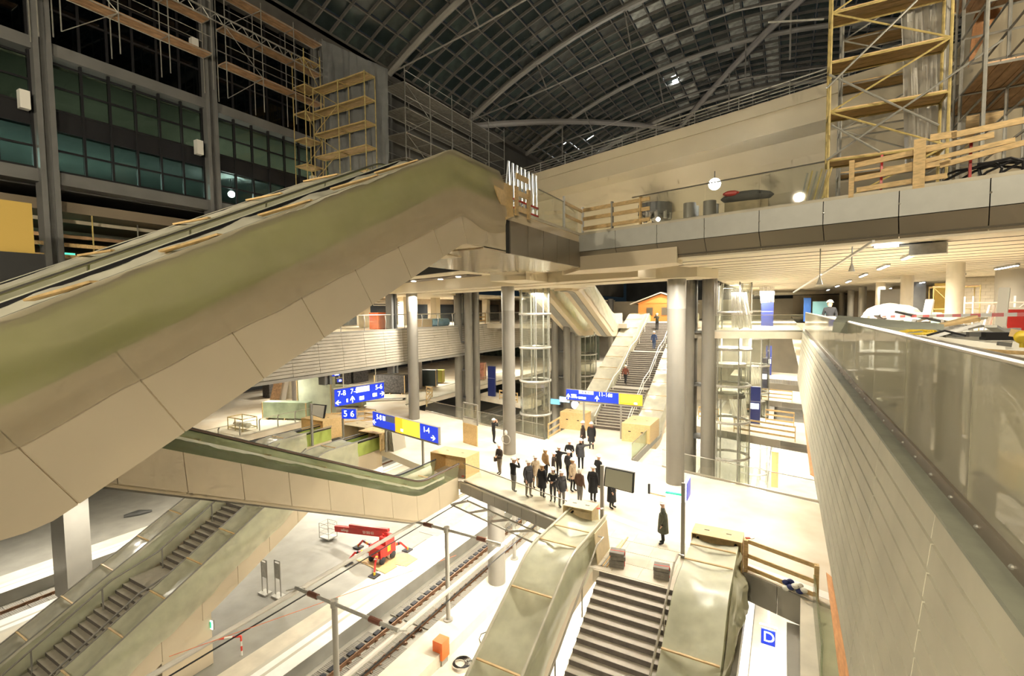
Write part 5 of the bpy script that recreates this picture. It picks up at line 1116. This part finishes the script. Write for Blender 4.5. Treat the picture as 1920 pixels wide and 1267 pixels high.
# orange box with cables
p = gz(826, 1240, -8.42); t = thing('orange_cabinet', 'orange metal cabinet beside the upstand with a coil of cable', 'cabinet', tuple(p))
MB().box(p.x-.25, p.x+.35, p.y-.3, p.y+.3, -8.1, -7.2).build('cabinet', ORANGE, t); MB().box(p.x-.2, p.x+.3, p.y-.25, p.y+.25, -8.42, -8.1).build('leg_frame', GREY, t)
t = thing('cable_coil', 'loops of black cable beside the orange cabinet', 'cable', (p.x+1.2, p.y+.4, -8.42))
for k in range(5): MB().tube([(p.x+.95+(.32+.03*k)*math.cos(i*.42)+k*.06, p.y+.3+(.32+.02*k)*math.sin(i*.42), -8.36+.04*k) for i in range(16)], .022, 6).build('loop', BLACK, t)
MB().tube([(p.x+1.2+.5*math.sin(i*.8), p.y+.6+i*.35, -8.38) for i in range(9)], .02, 6).build('loose_end', BLACK, t)
# glass panels and drop-edge at the opening with the letter D
t = tag(MB().box(.95, 1.0, 14, 17.7, -2.6, .9).build('glass_screen', GLASSG), 'upright glass screen beside the reddish plank', 'glass')
struct(MB().box(-1.1, -.95, 10, 18.6, -1.0, -.45).build('trim_3', GREY)); struct(MB().prism([(.35, 6), (1.6, 6), (1.6, 17.5), (1.05, 17.8), (.62, 17.9)], -1.3, -.05).build('trim_4', CONC)); struct(MB().box(.25, .62, 6, 17.9, -1.6, -1.0).build('trim_5', GREY))
# ================================================================== CONCOURSE CLUTTER
def stack(p, label, n=4, group='stacks of grey paving stones'):
    t = thing('stone_stack', label, 'stack', tuple(p), group); r = random.Random(n)
    for k in range(n): MB().obox((p.x+.02*r.uniform(-1, 1), p.y+.02*r.uniform(-1, 1), .075+k*.14), .52, .42, .125, .15*r.uniform(-1, 1)+.2).build('stone', mat('dark_stone', (.20, .18, .155), .7, var=.2, scale=6), t)
    MB().obox((p.x, p.y, .01+n*.07), .53, .03, n*.14-.01, .2).build('strap', REDW, t); return t
stack(gz(1158, 1060, 0), 'stack of dark paving stones by the left handrail top', 4); stack(gz(1241, 1082, 0), 'stack of dark paving stones by the right handrail top', 3)
t = thing('leaning_boards', 'pale boards and laths leaning at the head of the stairs', 'boards', (-6.0, 17.6, 0))
MB().slab([(-5.85, 16.6, 0), (-5.85, 18.0, 0), (-5.98, 18.0, 1.15), (-5.98, 16.6, 1.15)], (.03, 0, 0)).build('board', mat('pale_board', (.66, .54, .34), .6, var=.08), t)
for k in range(4): MB().bar((-5.7+k*.07, 16.6, .03), (-5.6+k*.05, 18.6+.2*k, .05), .05, .03).build('lath', WOOD if k % 2 else GALV, t)
t = thing('leaning_boards', 'grey wall panels leaning against the plywood box left of the sign post', 'boards', (-23.3, 24, 0))
for k in range(5): MB().slab([(-23.3+k*.13, 24.0, 0), (-23.3+k*.13, 25.2, 0), (-23.48+k*.13, 25.2, 1.45), (-23.48+k*.13, 24.0, 1.45)], (.05, 0, 0)).build('panel', mat('grey_panel', (.45, .42, .34), .6), t)
p = gz(1217, 925, 0); t = thing('floor_bracket', 'small dark upright with a timber lath on the floor right of the visitors', 'bracket', tuple(p)); MB().box(p.x-.05, p.x+.05, p.y-.05, p.y+.05, 0, .5).build('upright', BLACK, t); MB().bar((p.x, p.y, .05), (p.x+1.0, p.y-.15, .05), .05, .04).build('lath', WOOD, t)
p = gz(1493, 1112, 0); t = thing('rag_heap', 'heap of dark blue and white bags behind the timber fence', 'bags', tuple(p))
for k in range(14): MB().ball((p.x+.13*(k % 5)-.3, p.y+.12*(k//5), .09+.07*(k % 3)), .11, 8, 6, (1.1, .9, .8)).build('bag', NAVY if k % 2 else WHT, t, smooth=True)
p = gz(957, 838, 0); t = thing('hanging_bag', 'white plastic bag hanging on the middle column by a wire ring', 'bag', (p.x, p.y-.5, .6)); q = Vector((-15.62, 26.78, 1.05)); MB().ball((q.x, q.y, q.z+.45), .12, 8, 6, (1, .6, 1.4)).build('bag', WHT, t); MB().tube([(q.x+.3*math.cos(i*.4), q.y, q.z+.3*math.sin(i*.4)) for i in range(17)], .03, 6).build('ring', GALV, t)
for i, (x, y, lab) in enumerate(((868, 893, 'red and white scrap beside the plywood box at the escalator foot'), (1100, 967, 'red and white tape scrap on the pale plywood box'), (1395, 1048, 'red and white tape on the fence post of the opening'))):
    p = gz(x, y, 0) if i == 0 else (Vector((-6.5, 18.6, 1.25)) if i == 1 else Vector((-1.0, 18.85, 1.15))); t = tag(MB().mi(0).obox(p+Vector((0, 0, .02)), .16, .08, .03, .4).mi(1).obox(p+Vector((.13, .05, .02)), .14, .09, .03, .9).build('tape_scrap', [REDW, WHT]), lab, 'tape')
# ---- left hall: glass crates, pallets, carts
def crate(px_, yb, w, h, d, label, m, frame=WOOD, z=0):
    p = gz(px_, yb, z); t = thing('goods_crate', label, 'crate', tuple(p)); MB().obox((p.x, p.y, z+.15+h/2), w, d, h, .35).build('load', m, t)
    for k in range(3): c = Matrix.Rotation(.35, 3, 'Z') @ Vector((-w*.4+w*.4*k, 0, 0)); MB().obox((p.x+c.x, p.y+c.y, z+.075), .1, d*1.05, .15, .35).build('pallet_bearer', frame, t)
    for a in (-1, 1): c = Matrix.Rotation(.35, 3, 'Z') @ Vector((a*w/2, -d/2-.02, 0)); MB().bar((p.x+c.x, p.y+c.y, z+.1), (p.x+c.x, p.y+c.y, z+.15+h), .08, .06).build('frame_post', frame, t)
    return t
GP = mat('stacked_glass', (.40, .50, .36), .15, var=.3, scale=.8); GPL = mat('pale_stacked_glass', (.62, .66, .52), .15, var=.2, scale=.8)
crate(655, 762, 3.2, 2.0, .9, 'yellowish glass pack in a timber frame under the left sign', PLYG); crate(595, 779, 3.3, 3.4, .8, 'tall pale green glass pack in a timber frame', GPL); crate(540, 785, 4.2, 1.4, 1.0, 'long low green glass pack on the left hall floor', GP); crate(795, 725, 3.4, 2.0, .8, 'dark grey machine cabinet behind the left column', mat('dark_cab', (.05, .07, .07), .4)); crate(735, 737, 3.6, 2.0, 1.2, 'dark rack of parts left of the column', mat('rack_dark', (.06, .055, .05), .7, var=.6, scale=6)); crate(820, 718, 1.8, 1.6, .8, 'yellow-green crate behind the dark cabinet', mat('crate_green', (.36, .34, .06), .6)); crate(960, 712, 2.6, 2.2, 1, 'crate with reddish goods beside the blue panel', mat('red_goods', (.45, .14, .08), .6, var=.4, scale=4)) if False else None
crate(893, 712, 2.6, 2.2, 1, 'crate with reddish goods left of the dark blue panel', mat('red_goods', (.42, .18, .12), .6, var=.4, scale=3))
t = thing('long_pallet', 'long low pallet loaded with dark profiles on the floor left of the column', 'pallet', tuple(gz(715, 752, 0))); p = gz(715, 752, 0)
for k in range(4): MB().bar((p.x-1.6, p.y-1.3+k*.2, .12), (p.x+1.7, p.y+1.4+k*.2, .12), .12, .14).build('profile', [WHT, DGREY, BLACK, GALV][k], t)
r = random.Random(5)
for k in range(8):
    p = gz(505+k*13, 752-k*2.5, 0); t = tag(MB().slab([p, p+Vector((.9, .5, 0)), p+Vector((1.3, .9, 2.2+r.random())), p+Vector((.5, .6, 2.3+r.random()))], (.1, -.06, 0)).build('leaning_sheet', [PINK, WHT, CONC, WOOD][k % 4]), ['leaning building sheet at the back of the left hall, first from left', 'second leaning building sheet in the left hall', 'third leaning building sheet in the left hall', 'fourth leaning building sheet in the left hall', 'fifth leaning building sheet in the left hall', 'sixth leaning building sheet in the left hall', 'seventh leaning building sheet in the left hall', 'last leaning building sheet near the round pillar'][k], 'board', 'leaning sheets in the left hall')
t = thing('wire_cart', 'open wire cart with white sacks behind the descending escalator', 'cart', tuple(gz(455, 804, 0))); p = gz(455, 804, 0)
for z in (.2, 1.0): MB().tube([(p.x-1, p.y-.6, z), (p.x+1, p.y-.6, z), (p.x+1, p.y+.6, z), (p.x-1, p.y+.6, z), (p.x-1, p.y-.6, z)], .04, 6).build('frame_bar', YELTUBE, t)
for a, b in ((-1, -.6), (1, -.6), (1, .6), (-1, .6), (0, -.6)): MB().tube([(p.x+a, p.y+b, 0), (p.x+a, p.y+b, 1.0)], .04, 6).build('upright', YELTUBE, t)
for k in range(4): MB().ball((p.x-.7+k*.45, p.y, .4), .35, 8, 6, (1, .9, .7)).build('sack', WHT, t, smooth=True)
t = thing('dark_rack', 'dark stacked rack against the shop front in the left hall', 'rack', (-50, 40, 0)); 
for k in range(5): MB().box(-50.6, -49.4, 33+k*3.0, 35.6+k*3.0, 0, 1.6+.3*(k % 2)).build('rack_bay', mat('rack_dark', (.06, .055, .05), .7), t)
for k in range(6):
    p = gz(470+k*33, 815-k*8.5, 0); tag(MB().tube([(-36.15, 20+k*1.6, .0), (-36.15, 20+k*1.6, .9), (-36.0, 20+k*1.6, 1.05)], .05, 6).build('stub_post', GALV), ['stub post of the opening railing nearest the escalator', 'second stub post of the opening railing', 'third stub post of the opening railing', 'fourth stub post of the opening railing', 'fifth stub post of the opening railing', 'farthest stub post of the opening railing'][k], 'post', 'stub posts by the left opening')
# left balcony goods
t = thing('blue_roll', 'light blue wrapped roll lying on the left balcony', 'roll', tuple(gx(823, 605, -31.2))); q = gx(823, 606, -31.2); MB().tube([(q.x, q.y-1.5, q.z+.1), (q.x, q.y-1.35, q.z+.1), (q.x, q.y+1.35, q.z+.1), (q.x, q.y+1.5, q.z+.1)], [.2, .42, .42, .2], 14).build('wrap', BLUEP, t, smooth=True)
q = gx(720, 597, -31.5); tag(MB().box(q.x-.5, q.x+.5, q.y-1.3, q.y+1.0, ZB, q.z+.55).build('red_bin', ORANGE), 'orange-red bin on the left balcony', 'bin')
q = gx(797, 602, -31.0); tag(MB().mi(0).box(q.x-.4, q.x+.4, q.y-.9, q.y+.6, ZB, q.z+.2).mi(1).box(q.x-.45, q.x+.45, q.y-.95, q.y+.65, q.z+.2, q.z+.25).build('beige_carton', [mat('carton', (.55, .42, .28), .7), WHT]), 'beige carton on the left balcony beside the blue roll', 'box')
fence([(-30.3, 44.5), (-30.3, 47.5)], 1.3, 'orange timber fence on the left balcony', z=ZB, m=mat('orange_wood', (.62, .34, .10), .6), rails=(.3, .6, .95))
# ---- right balcony goods
def bp(x, y): return gz(x, y, ZB)
t = thing('white_bags', 'heap of big white sacks on the right balcony', 'sacks', (4.6, 27, ZB)); 
for k, (x, y, r_) in enumerate(((1660, 592, .85), (1685, 592, .85), (1645, 600, .7), (1672, 600, .8), (1695, 602, .7), (1668, 582, .6))):
    q = gy(x, y, 30+.4*k); MB().ball((q.x, q.y, max(q.z, ZB+.3)), r_*.9, 10, 7, (1.2, 1, .75)).build('sack', WHT, t, smooth=True)
q = gy(1730, 606, 26); tag(MB().mi(0).box(q.x-.55, q.x+.5, 25.5, 26.5, ZB, q.z+.45).mi(1).box(q.x+.5, q.x+.95, 25.5, 26.5, ZB, q.z+.4).build('wrapped_pallet', [mat('mint_wrap', (.35, .55, .48), .3, var=.2), mat('carton2', (.70, .62, .48), .6)]), 'mint green wrapped pallet right of the white sacks', 'pallet')
t = thing('barrier_tape', 'red and white barrier tape stretched along the right balcony', 'tape', (3, 18, 8.7))
p0, p1 = gy(1620, 594, 24), gy(1935, 589, 12.5)
for i in range(24): a, b = p0.lerp(p1, i/24), p0.lerp(p1, (i+1)/24); MB().bar(a, b, .008, .075).build('stripe', REDW if i % 2 else WHT, t)
def clut(name, cat, label, x, y, Y, sz, m, rz=0, rx=0, ry=0):
    q = gy(x, y, Y); return tag(MB().obox(q, *sz, rz, rx, ry).build(name, m), label, cat)
t = thing('board_pile', 'pile of boards, laths and steel profiles on the right balcony behind the balustrade', 'pile', (3.5, 10, ZB)); rr_ = random.Random(9)
for k in range(46):
    y = 6.2+k*.33; x = 2.35+rr_.random()*1.5; L = .8+rr_.random()*1.1; a = rr_.uniform(-.9, .9)+(0 if k % 3 else 1.4); z = ZB+.86+rr_.random()*.28
    MB().obox((x, y, z), L, .05+.12*rr_.random(), .04+.05*rr_.random(), a, 0, rr_.uniform(-.25, .25)).build('piece', rr_.choice([WOOD, CONC, GREY, WHT, PLY, DGREY, GALV]), t)
MB().box(1.5, 3.9, 5.8, 14.4, ZB, ZB+.8).build('trestle_deck', CONC, t)
for k in range(9): MB().box(1.35, 1.95, 16+k*1.9, 16.08+k*1.9, 8.75+.0*k, 9.0).build('crate_rib', DGREY, t); 
MB().box(1.35, 1.95, 14.5, 33, ZB+.0, 8.78).build('crate_deck', WHT, t)
t = thing('tipped_trough', 'tipped grey trough among the boards on the right balcony', 'trough', (2.4, 13, ZB)); q = gy(1650, 604, 12); MB().obox((q.x+.1, q.y, q.z-.12), 1.7, .6, .22, -.2, .2, .1).build('trough', LEDGE, t)
q = gy(1718, 620, 9.5); t = thing('yellow_cable', 'tangle of yellow cable on the balcony boards', 'cable', tuple(q))
for k in range(6): MB().tube([(q.x+.14*math.cos(i*.9+k)*(1+.2*k), q.y+.1*math.sin(i*1.1+k), q.z+.03*math.sin(i+k)-.02) for i in range(9)], .012, 5).build('loop', YEL, t)
q = gy(1917, 632, 6.5); tag(MB().ball(tuple(q), .065, 12, 8, (1, .5, 1)).cyl(q.x, q.y, q.z-.1, q.z+.02, .02, 8).build('yellow_lamp', YEL, smooth=True), 'round yellow warning lamp at the right edge', 'lamp')
t = thing('black_tool', 'black power tool lying on the boards at the right', 'tool', tuple(gy(1870, 628, 8.5))); q = gy(1870, 630, 8.5); MB().obox(q, .32, .12, .10, .3).build('body', BLACK, t); MB().obox(q+Vector((-.2, 0, .02)), .2, .06, .06, .3).build('handle', DGREY, t); MB().tube([q+Vector((-.3, 0, 0)), q+Vector((-.5, .1, .06)), q+Vector((-.7, 0, 0))], .015, 6).build('cord', BLACK, t)
# leaning white posts, ladder and low scaffold on the right balcony
for k, (xb, yb, xt, yt, Y, w, lab) in enumerate(((1872, 618, 1884, 540, 18, .22, 'thick white post leaning at the right end of the balcony'), (1728, 592, 1744, 562, 24, .25, 'white board leaning behind the white sacks'))):
    tag(MB().bar(Vector((gy(xb, yb, Y).x, Y, ZB)), gy(xt, yt, Y+.6), w, .12).build('leaning_post', WHT), lab, 'post')
t = thing('step_ladder', 'white step ladder standing on the right balcony', 'ladder', (gy(1840, 600, 22).x, 22, ZB))
for a, b in ((1834, 1856), (1846, 1864)): MB().bar(Vector((gy(a, 612, 22).x, 22, ZB)), gy(b, 572, 22.3), .06, .04).build('stile', WHT, t)
for k in range(5): z = ZB+.2+k*.28; MB().bar((gy(1836+k*4.5, 600, 22).x, 22.05, z), (gy(1847+k*3.6, 600, 22).x, 22.05, z), .05, .03).build('rung', WHT, t)
scaffold('low_scaffold', 'low galvanised scaffold frames along the back of the right balcony', 6.2, 10.5, 24.5, 25.5, ZB, 9.75, 3, 1, 1.6, r=.03, m=WHT, planks=(), rails=False); scaffold('low_scaffold', 'low scaffold frames farther back on the right balcony', 7.8, 9.9, 38, 39, ZB, 10.6, 2, 1, 1.3, r=.03, m=YELTUBE, planks=(1,), rails=False)
q = gy(1915, 600, 22); tag(MB().mi(0).box(q.x-.35, q.x+.7, 22, 22.7, ZB, q.z+.35).mi(1).box(q.x-.38, q.x+.73, 21.95, 22.75, q.z+.35, q.z+.42).build('red_case', [RED, WHT]), 'red tool case at the right edge of the balcony', 'case')
tag(MB().box(8.7, 9.8, 42, 42.2, ZB, 10.9).build('ochre_door', mat('ochre_door', (.48, .33, .07), .6, var=.1)), 'ochre shutter panel behind the pillars of the right balcony', 'panel'); tag(MB().box(6.4, 8.4, 46.5, 46.7, ZB, 10.7).build('grey_door', GREY), 'grey door panel behind the pillars of the right balcony', 'panel')
tag(MB().box(14.2, 15.1, 48, 49, 9.95, 11.4).build('duct_box', CREAM), 'cream duct box below the ceiling at the right edge', 'duct')
q = gy(1740, 484, 20); t = thing('ceiling_unit', 'grey unit hanging out of an open ceiling panel', 'unit', tuple(q)); MB().obox((q.x, q.y, 11.2), .9, .5, .35, -.28).build('box', GALV, t); MB().obox((q.x-.6, q.y+.3, 11.4), 1.5, .6, .05, -.28).build('opening', BLACK, t); MB().obox((q.x-1.1, q.y-.2, 11.36), .6, .3, .08, -.28).build('lamp', E_TUBE, t)
# things on the far balcony right of the lift bridge
q = gy(1530, 575, 60); tag(MB().box(q.x-.3, q.x+1.3, 60, 61, ZB, 10.0).build('site_toilet', mat('cyan_cabin', (.25, .52, .58), .4)), 'light blue cabin at the far end of the right balcony', 'cabin'); tag(MB().box(q.x-1.1, q.x-.45, 60, 60.8, ZB, 10.4).build('blue_sheet', mat('blue_tarp', (.03, .12, .42), .5)), 'blue tarpaulin beside the light blue cabin', 'sheet')
# cyan screens and clock on the far platform
for k, (x, y, lab) in enumerate(((1040, 753, 'small cyan screen on the far platform beside the columns'), (1058, 749, 'pale screen right of the cyan one'))): q = gy(x, y, 44.5); tag(MB().mi(1).box(q.x-.55, q.x+.55, 44.52, 44.7, q.z-.28, q.z+.28).mi(0).box(q.x-.5, q.x+.5, 44.5, 44.52, q.z-.23, q.z+.23).build('platform_screen', [E_CYAN if k == 0 else E_PANEL, BLUEP]), lab, 'screen')
q = gy(1078, 759, 46); t = thing('platform_clock', 'round white clock below the long direction sign', 'clock', tuple(q)); MB().tube([q, q+Vector((0, .12, 0))], .42, 20).build('dial', E_PANEL, t); MB().tube([q+Vector((0, .03, 0)), q+Vector((0, .15, 0))], .46, 20).build('rim', NAVY, t); MB().bar(q+Vector((0, .1, 0)), (q.x, q.y+.1, -7.7), .12, .12).build('post', GREY, t)
tag(MB().tube([gz(232, 968, -7.6), gz(260, 962, -7.6), gz(285, 957, -7.6)], [.12, .3, .08], 10).build('wrapped_bundle', mat('black_wrap', (.05, .05, .045), .4)), 'black wrapped bundle with yellow ends on the far left platform', 'bundle')
tag(MB().box(*[v for a in ((gz(1455, 870, -7.7).x-.2, gz(1455, 870, -7.7).x+.3),) for v in a], 45, 45.3, -5.5, -2.5).build('timber_offcut', PLYR), 'reddish timber upright seen through the opening below the lift lobby', 'plank')
# bright far wall fittings: pipes below the left deck
t = thing('ceiling_tray', 'white hanging tray below the ceiling of the left balcony', 'tray', (-34, 30, 10.2))
for k in range(3): MB().box(-34.4, -33.8, 34.0+k*.02, 37.0, 10.0+k*.2, 10.08+k*.2).build('bar', WHT, t)
# ================================================================== PEOPLE
def make_body(pose, h):
    s = h/1.76; V = []; E_ = []; Rr = []
    def v(x, y, z, r): V.append((x*s, y*s, z*s)); Rr.append(r*s); return len(V)-1
    def e(a, b): E_.append((a, b))
    sp = v(0, 0, .95, .15); wa = v(0, .01, 1.12, .145); ch = v(0, 0, 1.32, .172); ne = v(0, 0, 1.47, .062); hd = v(0, -.015, 1.56, .078); h2 = v(0, -.02, 1.64, .092); h3 = v(0, -.01, 1.71, .07)
    e(sp, wa); e(wa, ch); e(ch, ne); e(ne, hd); e(hd, h2); e(h2, h3); ns = v(0, -.125, 1.605, .018); e(h2, ns)
    step = .16 if pose == 'walk' else .03
    for sd in (-1, 1):
        st = step*sd; hp = v(.095*sd, 0, .88, .105); kn = v(.10*sd, -.02-st*.7, .48, .068); an = v(.10*sd, .02-st+(.10 if pose == 'walk' and sd > 0 else 0), .09, .046); to = v(.115*sd, -.15-st, .045, .042)
        e(sp, hp); e(hp, kn); e(kn, an); e(an, to)
        if pose == 'photo': sh, el, wr = (.19, 0, 1.40), (.27, -.20, 1.28), (.07, -.23, 1.58)
        elif pose == 'point' and sd < 0: sh, el, wr = (.19, 0, 1.41), (.40, -.14, 1.38), (.62, -.30, 1.42)
        elif pose == 'fold': sh, el, wr = (.19, 0, 1.40), (.26, -.03, 1.12), (.06, -.21, 1.08)
        elif pose == 'walk': sh, el, wr = (.19, 0, 1.40), (.24, .10*sd, 1.13), (.23, -.05+.16*sd, .92)
        else: sh, el, wr = (.19, 0, 1.40), (.25, .03, 1.12), (.24, -.08, .87)
        a = v(sh[0]*sd, *sh[1:], .078); b = v(el[0]*sd, *el[1:], .062); c = v(wr[0]*sd, *wr[1:], .045); e(ch, a); e(a, b); e(b, c)
        d = (Vector(wr)-Vector(el)).normalized(); hn = v((wr[0]+d.x*.07)*sd, wr[1]+d.y*.07, wr[2]+d.z*.07, .036); e(c, hn)
        V_h = Vector(((wr[0]+d.x*.07)*sd, wr[1]+d.y*.07, wr[2]+d.z*.07))
        dd = Vector((d.x*sd, d.y, d.z)); sdv = dd.cross(Vector((0, 1, 0.3))).normalized()
        HANDS.append((V_h*s, dd, sdv, s))
    me = bpy.data.meshes.new('sk'); me.from_pydata(V, E_, []); o = bpy.data.objects.new('sk', me); COL.objects.link(o)
    md = o.modifiers.new('skin', 'SKIN'); md.use_smooth_shade = True
    for i, r in enumerate(Rr): me.skin_vertices[0].data[i].radius = (r, r*(.78 if i in (0, 1, 2) else 1))
    me.skin_vertices[0].data[0].use_root = True
    sb = o.modifiers.new('sub', 'SUBSURF'); sb.levels = sb.render_levels = 2
    dg = bpy.context.evaluated_depsgraph_get(); ev = o.evaluated_get(dg); r = bpy.data.meshes.new_from_object(ev); bpy.data.objects.remove(o); return r
HANDS = []; BODY = {}
def person(x, y, label, pose='stand', h=1.76, coat='black', trous='black', skirt=None, face=180, hat=True, ground=0, hair=None, bag=False, pos=None, collar=None):
    p = gz(x, y, ground) if pos is None else Vector(pos)
    if pose not in BODY:
        HANDS.clear(); m0 = make_body(pose, 1.76); BODY[pose] = (m0, list(HANDS))
    m0, hands = BODY[pose]; s = h/1.76
    me = m0.copy(); me.materials.clear()
    for k in (COATS[coat], COATS[trous], SKIN, BLACK): me.materials.append(k)
    b = MB(); b.v = [v.co.copy() for v in me.vertices]; b.f = [tuple(q.vertices) for q in me.polygons]
    for q in b.f:
        c = sum((b.v[i] for i in q), Vector())/len(q)
        near = min((c-hh[0]).length for hh in hands)
        b.m.append(2 if c.z > 1.50 or near < .07 else (3 if c.z < .10 else (1 if c.z < .92 else 0)))
    b.k = 2
    for (c, d, sv, q) in hands:
        for i, (o_, L) in enumerate(((-.030, .075), (-.010, .085), (.010, .08), (.028, .062))): b.tube([c+sv*o_+d*.01, c+sv*o_+d*L*.6, c+sv*o_*.9+d*L*.85+Vector((0, -.015, -.01))], [.010, .009, .007], 5)
        b.tube([c+sv*.034-d*.02, c+sv*.055+d*.015+Vector((0, -.015, 0)), c+sv*.05+d*.045+Vector((0, -.03, 0))], [.011, .010, .008], 5)
    for sd in (-1, 1):
        b.ball((.083*sd, .0, 1.615), .026, 6, 5, (.4, .8, 1.2)); b.k = 3; b.ball((.032*sd, -.108, 1.632), .010, 6, 4); b.k = 2
    b.k = 0 if False else 2; b.tube([(-.028, -.098, 1.565), (.028, -.098, 1.565)], .009, 5)
    root = thing('person', label, 'person', (0, 0, 0))
    body = b.build('body', [COATS[coat], COATS[trous], SKIN, BLACK], root, smooth=True, local=True)
    bpy.data.meshes.remove(me)
    if skirt:
        rings = []
        for z, rx, ry in ((1.25, .18, .15), (1.0, .205, .18), (.8, .215, .19), (skirt, .235, .21), (skirt-.005, .18, .15)): rings.append([(rx*math.cos(2*math.pi*k/18)*(1+.04*math.sin(k*2.3)), ry*math.sin(2*math.pi*k/18)*(1+.05*math.cos(k*1.9))+.005, z) for k in range(18)])
        MB().loft(rings).build('coat_skirt', COATS[coat], root, smooth=True, local=True)
    if collar: MB().tube([(.10*math.cos(k*.57)*1.1, .085*math.sin(k*.57), 1.455+.02*math.cos(k)) for k in range(12)], .035, 6).build('collar', COATS.get(collar, HAIRB), root, local=True)
    if hair: MB().ball((0, .02, 1.63), .108, 12, 8, (.95, 1.0, 1.25)).build('hair', hair, root, smooth=True, local=True) if hair is not HAIRD else MB().ball((0, .022, 1.645), .103, 12, 8, (.92, 1, 1.05)).build('hair', hair, root, smooth=True, local=True)
    if hat:
        ht = MB().ball((0, 0, 1.69), .132, 14, 10, (.95, 1.12, .95), zcut=0).build('hard_hat', HELM, root, smooth=True, local=True); MB().loft([[(.15*math.cos(2*math.pi*k/18), .17*math.sin(2*math.pi*k/18)-.02, z) for k in range(18)] for z in (1.685, 1.70)]).build('brim', HELM, ht, local=True)
    if bag: MB().box(-.34, -.22, -.16, .14, .72, .98).build('shoulder_bag', COATS['darkbrown'], root, local=True); MB().tube([(-.28, 0, .98), (-.1, -.17, 1.25), (.12, -.05, 1.46)], .015, 5).build('bag_strap', BLACK, root, local=True)
    root.location = p; root.scale = (s, s, s); root.rotation_euler.z = math.radians(face)
    if pose == 'photo':
        R = Matrix.Rotation(math.radians(face), 3, 'Z'); c = p + R @ (Vector((0, -.30, 1.62))*s); t = thing('photo_camera', 'black camera held up by the %s' % label.split(' in ')[0].replace('person ', 'person ') + (' at the far stairs' if ground > 1 else (' beside the notice stand' if x < 930 else ' near the middle column')), 'camera', tuple(c))
        MB().obox(c, .14, .07, .09, math.radians(face)).build('body', BLACK, t); n = R @ Vector((0, -1, 0)); MB().tube([c, c+n*.1], .035, 10).build('lens', BLACK, t)
    return root
person(926, 831, 'person in a black suit and helmet photographing beside the notice stand', 'photo', 1.76, 'black', 'black', face=150)
person(937, 889, 'person in an open dark jacket and taupe trousers left of the middle column', 'fold', 1.76, 'darkbrown', 'taupe', face=-20, bag=True)
person(963, 922, 'person in a black jacket raising a camera, leftmost of the group', 'photo', 1.80, 'black', 'grey', face=160)
person(991, 931, 'person in a long charcoal coat and taupe trousers, second in the front row', 'stand', 1.88, 'charcoal', 'taupe', skirt=.72, face=70)
person(1004, 914, 'person in a beige coat half hidden behind the charcoal coat', 'stand', 1.74, 'beige', 'taupe', skirt=.7, face=60)
person(1017, 933, 'person with blond hair and tan scarf over a long black coat', 'stand', 1.74, 'black', 'black', skirt=.55, face=170, hair=HAIRB, collar='tan')
person(1023, 900, 'person in a tan jacket at the back of the group', 'stand', 1.78, 'tan', 'black', face=150, hair=HAIRB)
person(1037, 940, 'person with a cream scarf and black jacket in the front row', 'fold', 1.70, 'black', 'charcoal', face=10, collar='cream')
person(1053, 950, 'person in a short charcoal coat, nearest to the glass', 'stand', 1.78, 'charcoal', 'grey', skirt=.78, face=60)
person(1038, 905, 'person hidden in the middle of the group, dark coat', 'stand', 1.70, 'darkbrown', 'black', face=120)
person(1048, 895, 'person in black pointing with an outstretched arm, left side', 'point', 1.80, 'black', 'black', face=175)
person(1068, 880, 'person in a dark jacket with hands folded at the back of the group', 'fold', 1.76, 'black', 'black', face=10)
person(1066, 903, 'person in black standing behind the beige coat', 'stand', 1.72, 'charcoal', 'black', face=160)
person(1089, 880, 'person in a dark coat stretching an arm out, right side', 'point', 1.82, 'charcoal', 'black', skirt=.75, face=200)
person(1074, 921, 'person in a beige coat and black trousers in the middle of the group', 'stand', 1.74, 'beige', 'black', skirt=.72, face=80, hair=HAIRB)
person(1087, 945, 'person without helmet in a brown jacket and grey trousers', 'stand', 1.78, 'brown', 'grey', face=160, hat=False, hair=mat('white_hair', (.7, .66, .58), .7))
person(1093, 836, 'person in a brown coat standing behind the group', 'stand', 1.72, 'darkbrown', 'darkbrown', skirt=.6, face=-60)
person(1109, 841, 'person in a long black coat with a rust scarf behind the group', 'stand', 1.80, 'black', 'black', skirt=.5, face=20, collar='rust')
person(1112, 941, 'person in a black knee-length coat right of the brown jacket', 'stand', 1.80, 'black', 'black', skirt=.5, face=175)
person(1122, 915, 'person partly hidden behind the knee-length black coat', 'stand', 1.78, 'black', 'black', face=150)
person(1147, 953, 'person in a long black coat behind the display board', 'stand', 1.82, 'black', 'black', skirt=.35, face=90)
person(1243, 1020, 'person in a dark green knee-length coat standing alone, looking left', 'stand', 1.76, 'greygreen', 'black', skirt=.5, face=-70)
person(0, 0, 'person in a green jacket photographing at the top of the far stairs', 'photo', 1.72, 'greygreen', 'black', face=-10, pos=(gy(1232, 612, 52.2).x, 52.2, 7.18), ground=7)
person(0, 0, 'person in a blue jacket walking up the far stairs', 'walk', 1.76, 'blue', 'blue', face=180, pos=(gy(1228, 655, 49).x, 48.6, 5.40), hat=True)
person(0, 0, 'person in a rust-brown jacket climbing the far stairs', 'walk', 1.72, 'rust', 'black', face=170, pos=(gy(1174, 715, 42.6).x, 42.4, 2.70))
person(0, 0, 'person with dark jacket seen behind the right balustrade', 'stand', 1.78, 'black', 'black', face=0, pos=(gy(1556, 580, 26).x, 26, ZB), hat=True, hair=HAIRB)
for o in bpy.data.objects:
    for k in ('_base', '_off'):
        if k in o: del o[k]
